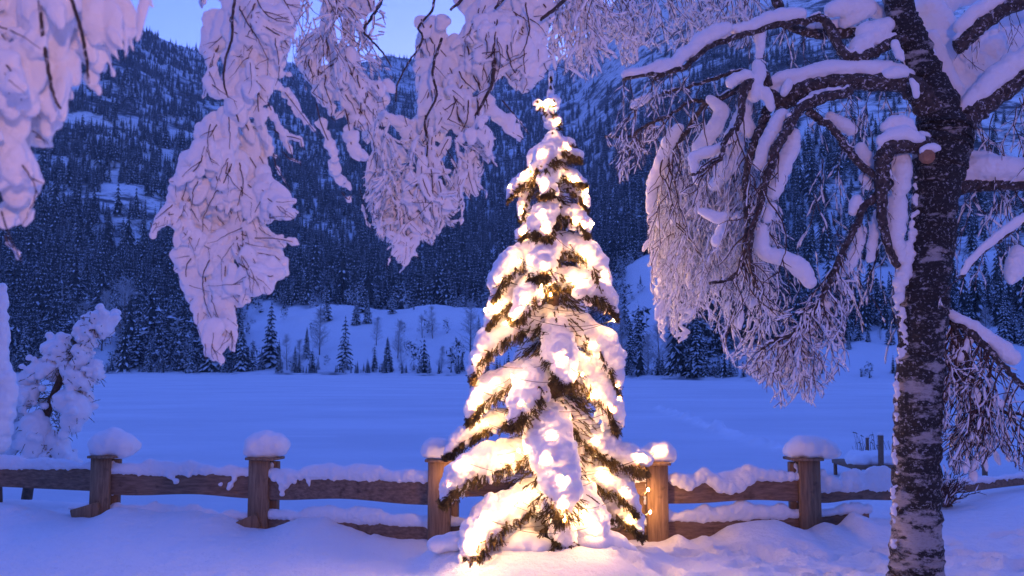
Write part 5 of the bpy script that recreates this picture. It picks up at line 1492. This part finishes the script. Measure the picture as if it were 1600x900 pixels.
for B in BL:
    mb = MB(); B = [(a_, b_, r_, z_) for a_, b_, r_, z_ in B]
    W = PP([(a_, b_, YD + z_) for a_, b_, r_, z_ in B])
    c0 = np.interp(B[0][1], [500, 790], [160, 40])
    ax0 = P(np.interp(B[0][1], [505, 530, 580, 640, 700, 790], [150, 125, 100, 75, 55, 40]), B[0][1] + 8, YD)
    mb.tube(np.vstack([ax0, W - [0, 0, 0.06]]), np.linspace(0.012, 0.004, len(W) + 1), 5)
    for k in range(90):
        i = rng.integers(len(W)); r_ = B[i][2] * YD / FPX
        u = rng.random(); p = ax0 + (W[i] - ax0) * u + rng.normal(0, 0.5, 3) * r_ * 1.3
        sprig(mb, p, (W[i] - ax0) + rng.normal(0, 0.3, 3) + [0, 0, -0.2], rng.uniform(0.06, 0.15), 16, 0.005)
    bo = put('bough', mb, M_NEEDLE, ys_, smooth=False)
    c = chain([(a_, b_, r_ * 1.05, YD + z_) for a_, b_, r_, z_ in B], (1, 1, .9), .45, .12, rng)
    ex = []
    for row in c:
        for q_ in range(5):
            e = row.copy(); e[:3] += rng.normal(0, 0.62, 3) * row[3]; e[3:] *= rng.uniform(0.3, 0.55); ex.append(e)
    c = np.vstack([c, ex])
    snow_mesh('snow', c, 0.018, M_SNOW, bo, lump=0.04, lscale=0.12, smooth=3, fine=0.01)
# snowy sapling at the very edge
eb = P(2, 800, 10.8); eb[2] = float(ground_z(eb[0], eb[1])) - 0.1
sap = thing('sapling', 'slim sapling cloaked in snow at the left edge above the fence', 'tree', eb)
mb = MB(); limb_tube(mb, [(-2, 800, 6, 0), (-4, 650, 5, 0), (0, 540, 4, 0), (2, 450, 3, 0)], 10.8, 6); put('trunk', mb, M_TRUNK, sap)
c = np.vstack([chain([(2, 448, 9, 10.8), (0, 480, 10, 10.8), (2, 520, 10, 10.8), (-2, 560, 12, 10.8), (6, 590, 16, 10.8), (10, 620, 14, 10.8), (0, 650, 18, 10.8), (-8, 690, 20, 10.8)], (1, 1, 1), .45, .15, rng), chain([(10, 600, 12, 10.8), (22, 612, 8, 10.8), (10, 640, 10, 10.8)], (1, 1, 1), .45, .1, rng)])
snow_mesh('snow', c, 0.016, M_SNOW, sap, lump=0.05, lscale=0.12, smooth=3)

# jetty
JD = 29.0
jc = P(1372, 735, JD); jz = LAKE_Z
jet = thing('jetty', 'small snow-covered wooden jetty standing in the frozen lake behind the right fence post', 'jetty', (jc[0], jc[1], jz))
k_ = JD / FPX
zdeck = P(1372, 730, JD)[2]
mb = MB(); mb.box((jc[0] + 0.15, jc[1] + 0.9, zdeck), (92 * k_, 2.0, 0.14), taper=0.01); put('deck', mb, M_RAIL, jet)
for sx in (-40, 0, 40):
    for sy in (0.1, 1.7):
        mb = MB(); p = P(1375 + sx, 735, JD); mb.tube([(p[0], JD + sy, jz - 0.3), (p[0], JD + sy, zdeck - 0.03)], [0.06, 0.06], 8); put('pile', mb, M_RAIL, jet)
sb = []
for k in range(150):
    u = rng.random(); x = (1330 + 85 * u); 
    p = P(x, 717 + rng.normal(0, 3), JD + rng.uniform(0.1, 1.7)); sb.append([p[0], p[1], zdeck + 0.18, 0.22, 0.25, 0.22 * (1 if x < 1372 or x > 1385 else 0.6)])
snow_mesh('snow', sb, 0.03, M_SNOW, jet, lump=0.06, lscale=0.4, smooth=4)
for i, (x, t0, t1, r_) in enumerate([(1376, 680, 735, 4.2), (1355, 684, 700, 3.0), (1538, 698, 735, 4.0)]):
    dd_ = [JD - 0.1, JD + 5, JD][i]
    a = P(x, t0, dd_); b = P(x, t1, dd_); b[2] = jz - 0.3
    t = thing('mooring_post', ['tall dark mooring post standing against the front of the jetty', 'short mooring stub poking up behind the jetty', 'mooring post seen through the birch twigs right of the trunk'][i], 'post', b, 'wooden posts in the frozen lake')
    mb = MB(); mb.tube([b, (a + b) / 2, a], [r_ * k_ * 1.1, r_ * k_, r_ * k_], 10); put('pole', mb, M_RAIL, t)
    snow_mesh('snow_cap', [[a[0], a[1], a[2] + 0.03, r_ * k_ * 1.15, r_ * k_ * 1.15, 0.07]], 0.015, M_SNOW, t, lump=0)
# reeds
rb = P(1360, 700, JD + 4)
reeds = MB()
for k in range(46):
    x = rng.uniform(1334, 1400); d_ = JD + rng.uniform(2, 6); p = P(x, 700, d_); p[2] = jz
    h = rng.uniform(0.5, 1.25); ln = rng.normal(0, 0.06, 2)
    q = [p, p + [ln[0] * .4, ln[1], h * .6], p + [ln[0] * 1.6, ln[1], h]]
    reeds.tube(q, [0.008, 0.007, 0.004], 4)
    if rng.random() < 0.35: reeds.tube([q[2], q[2] + [0.03 + ln[0], 0, 0.02], q[2] + [0.09, 0, -0.05]], [0.012, 0.02, 0.006], 5)
o = put('reeds', reeds, M_TWIG, None, base=(rb[0], rb[1], jz)); tag(o, 'dry reed stems standing in the frozen lake behind the jetty', 'reeds', kind='stuff')
# little dark bush by the half-buried rail
BBD = 9.9
bp = P(1480, 800, BBD); bp[2] = float(ground_z(bp[0], bp[1]))
bush = thing('bush', 'small brown twiggy bush in the snow just right of the birch trunk', 'bush', bp)
st = []
for k in range(40): grow(rng, 1480 + rng.normal(0, 5), 792, rng.normal(0, .05), -math.pi / 2 + rng.normal(0, .45), rng.uniform(20, 55), 2, st, 1.3, None, sprout=0.3, grav=0.0, wig=0.15)
twig_meshes(st, BBD, bush, 'twigs', 1.6, 0.25)

# ================================================================== ASSUMED STREET LAMP, unseen behind the photographer
LAMP = np.array([2.4, -5.5, 4.2])  # unseen lamp, assumed and added to give the near branches their pinkish light
lamp = thing('assumed_street_lamp', 'assumed street lamp on a tall grey post, unseen behind the viewpoint, lighting near branches', 'assumed street lamp', (LAMP[0] + 0.9, LAMP[1], -0.1))
mb = MB(); b_ = np.array(lamp['base'])
mb.tube([b_, b_ + [0, 0, 3.9], b_ + [-0.15, 0, 4.35], b_ + [-0.6, 0, 4.55]], [0.06, 0.045, 0.035, 0.03], 12)
put('post', mb, M_CORD, lamp)
mb = MB(); mb.box(LAMP + [0.05, 0, 0.30], (0.6, 0.26, 0.12), taper=0.04); hd_ = put('assumed_lamp_head', mb, M_CORD, lamp)
mb = MB(); mb.box(LAMP + [0.02, 0, 0.215], (0.42, 0.2, 0.04), taper=0.015)
M_LENS = emis('assumed_lamp_lens', (1.0, 0.58, 0.36), 30.0); put('lens', mb, M_LENS, lamp)
ld = bpy.data.lights.new('assumed_lamp_light', 'POINT'); ld.energy = ASSUMED_LAMP_W; ld.color = (1.0, 0.44, 0.31); ld.shadow_soft_size = 0.25  # light of the assumed lamp, tinted for the pinkish near snow
lo = bpy.data.objects.new('assumed_lamp_light', ld); COL.objects.link(lo); lo.parent = lamp
lo.location = list(LAMP - b_)

# ================================================================== AIR
mb = MB()
lo_, hi_ = np.array([-1500.0, -60.0, -12.0]), np.array([1500.0, 2300.0, 1100.0])
c_ = np.array([[x, y, z] for x in (lo_[0], hi_[0]) for y in (lo_[1], hi_[1]) for z in (lo_[2], hi_[2])])
mb.add(c_, [[0, 1, 3, 2], [4, 6, 7, 5], [0, 4, 5, 1], [2, 3, 7, 6], [0, 2, 6, 4], [1, 5, 7, 3]])
mh = bpy.data.materials.new('evening_air'); mh.use_nodes = True
hn = mh.node_tree.nodes; hn.clear(); ho = hn.new('ShaderNodeOutputMaterial'); hv_ = hn.new('ShaderNodeVolumePrincipled')
hv_.inputs['Color'].default_value = (0.75, 0.8, 0.95, 1); hv_.inputs['Density'].default_value = 0.00021; hv_.inputs['Anisotropy'].default_value = 0.0
mh.node_tree.links.new(hv_.outputs[0], ho.inputs['Volume'])
o = put('haze', mb, mh, None, smooth=False); tag(o, 'thin blue evening haze over the frozen lake and the forested slopes', 'haze', kind='stuff')
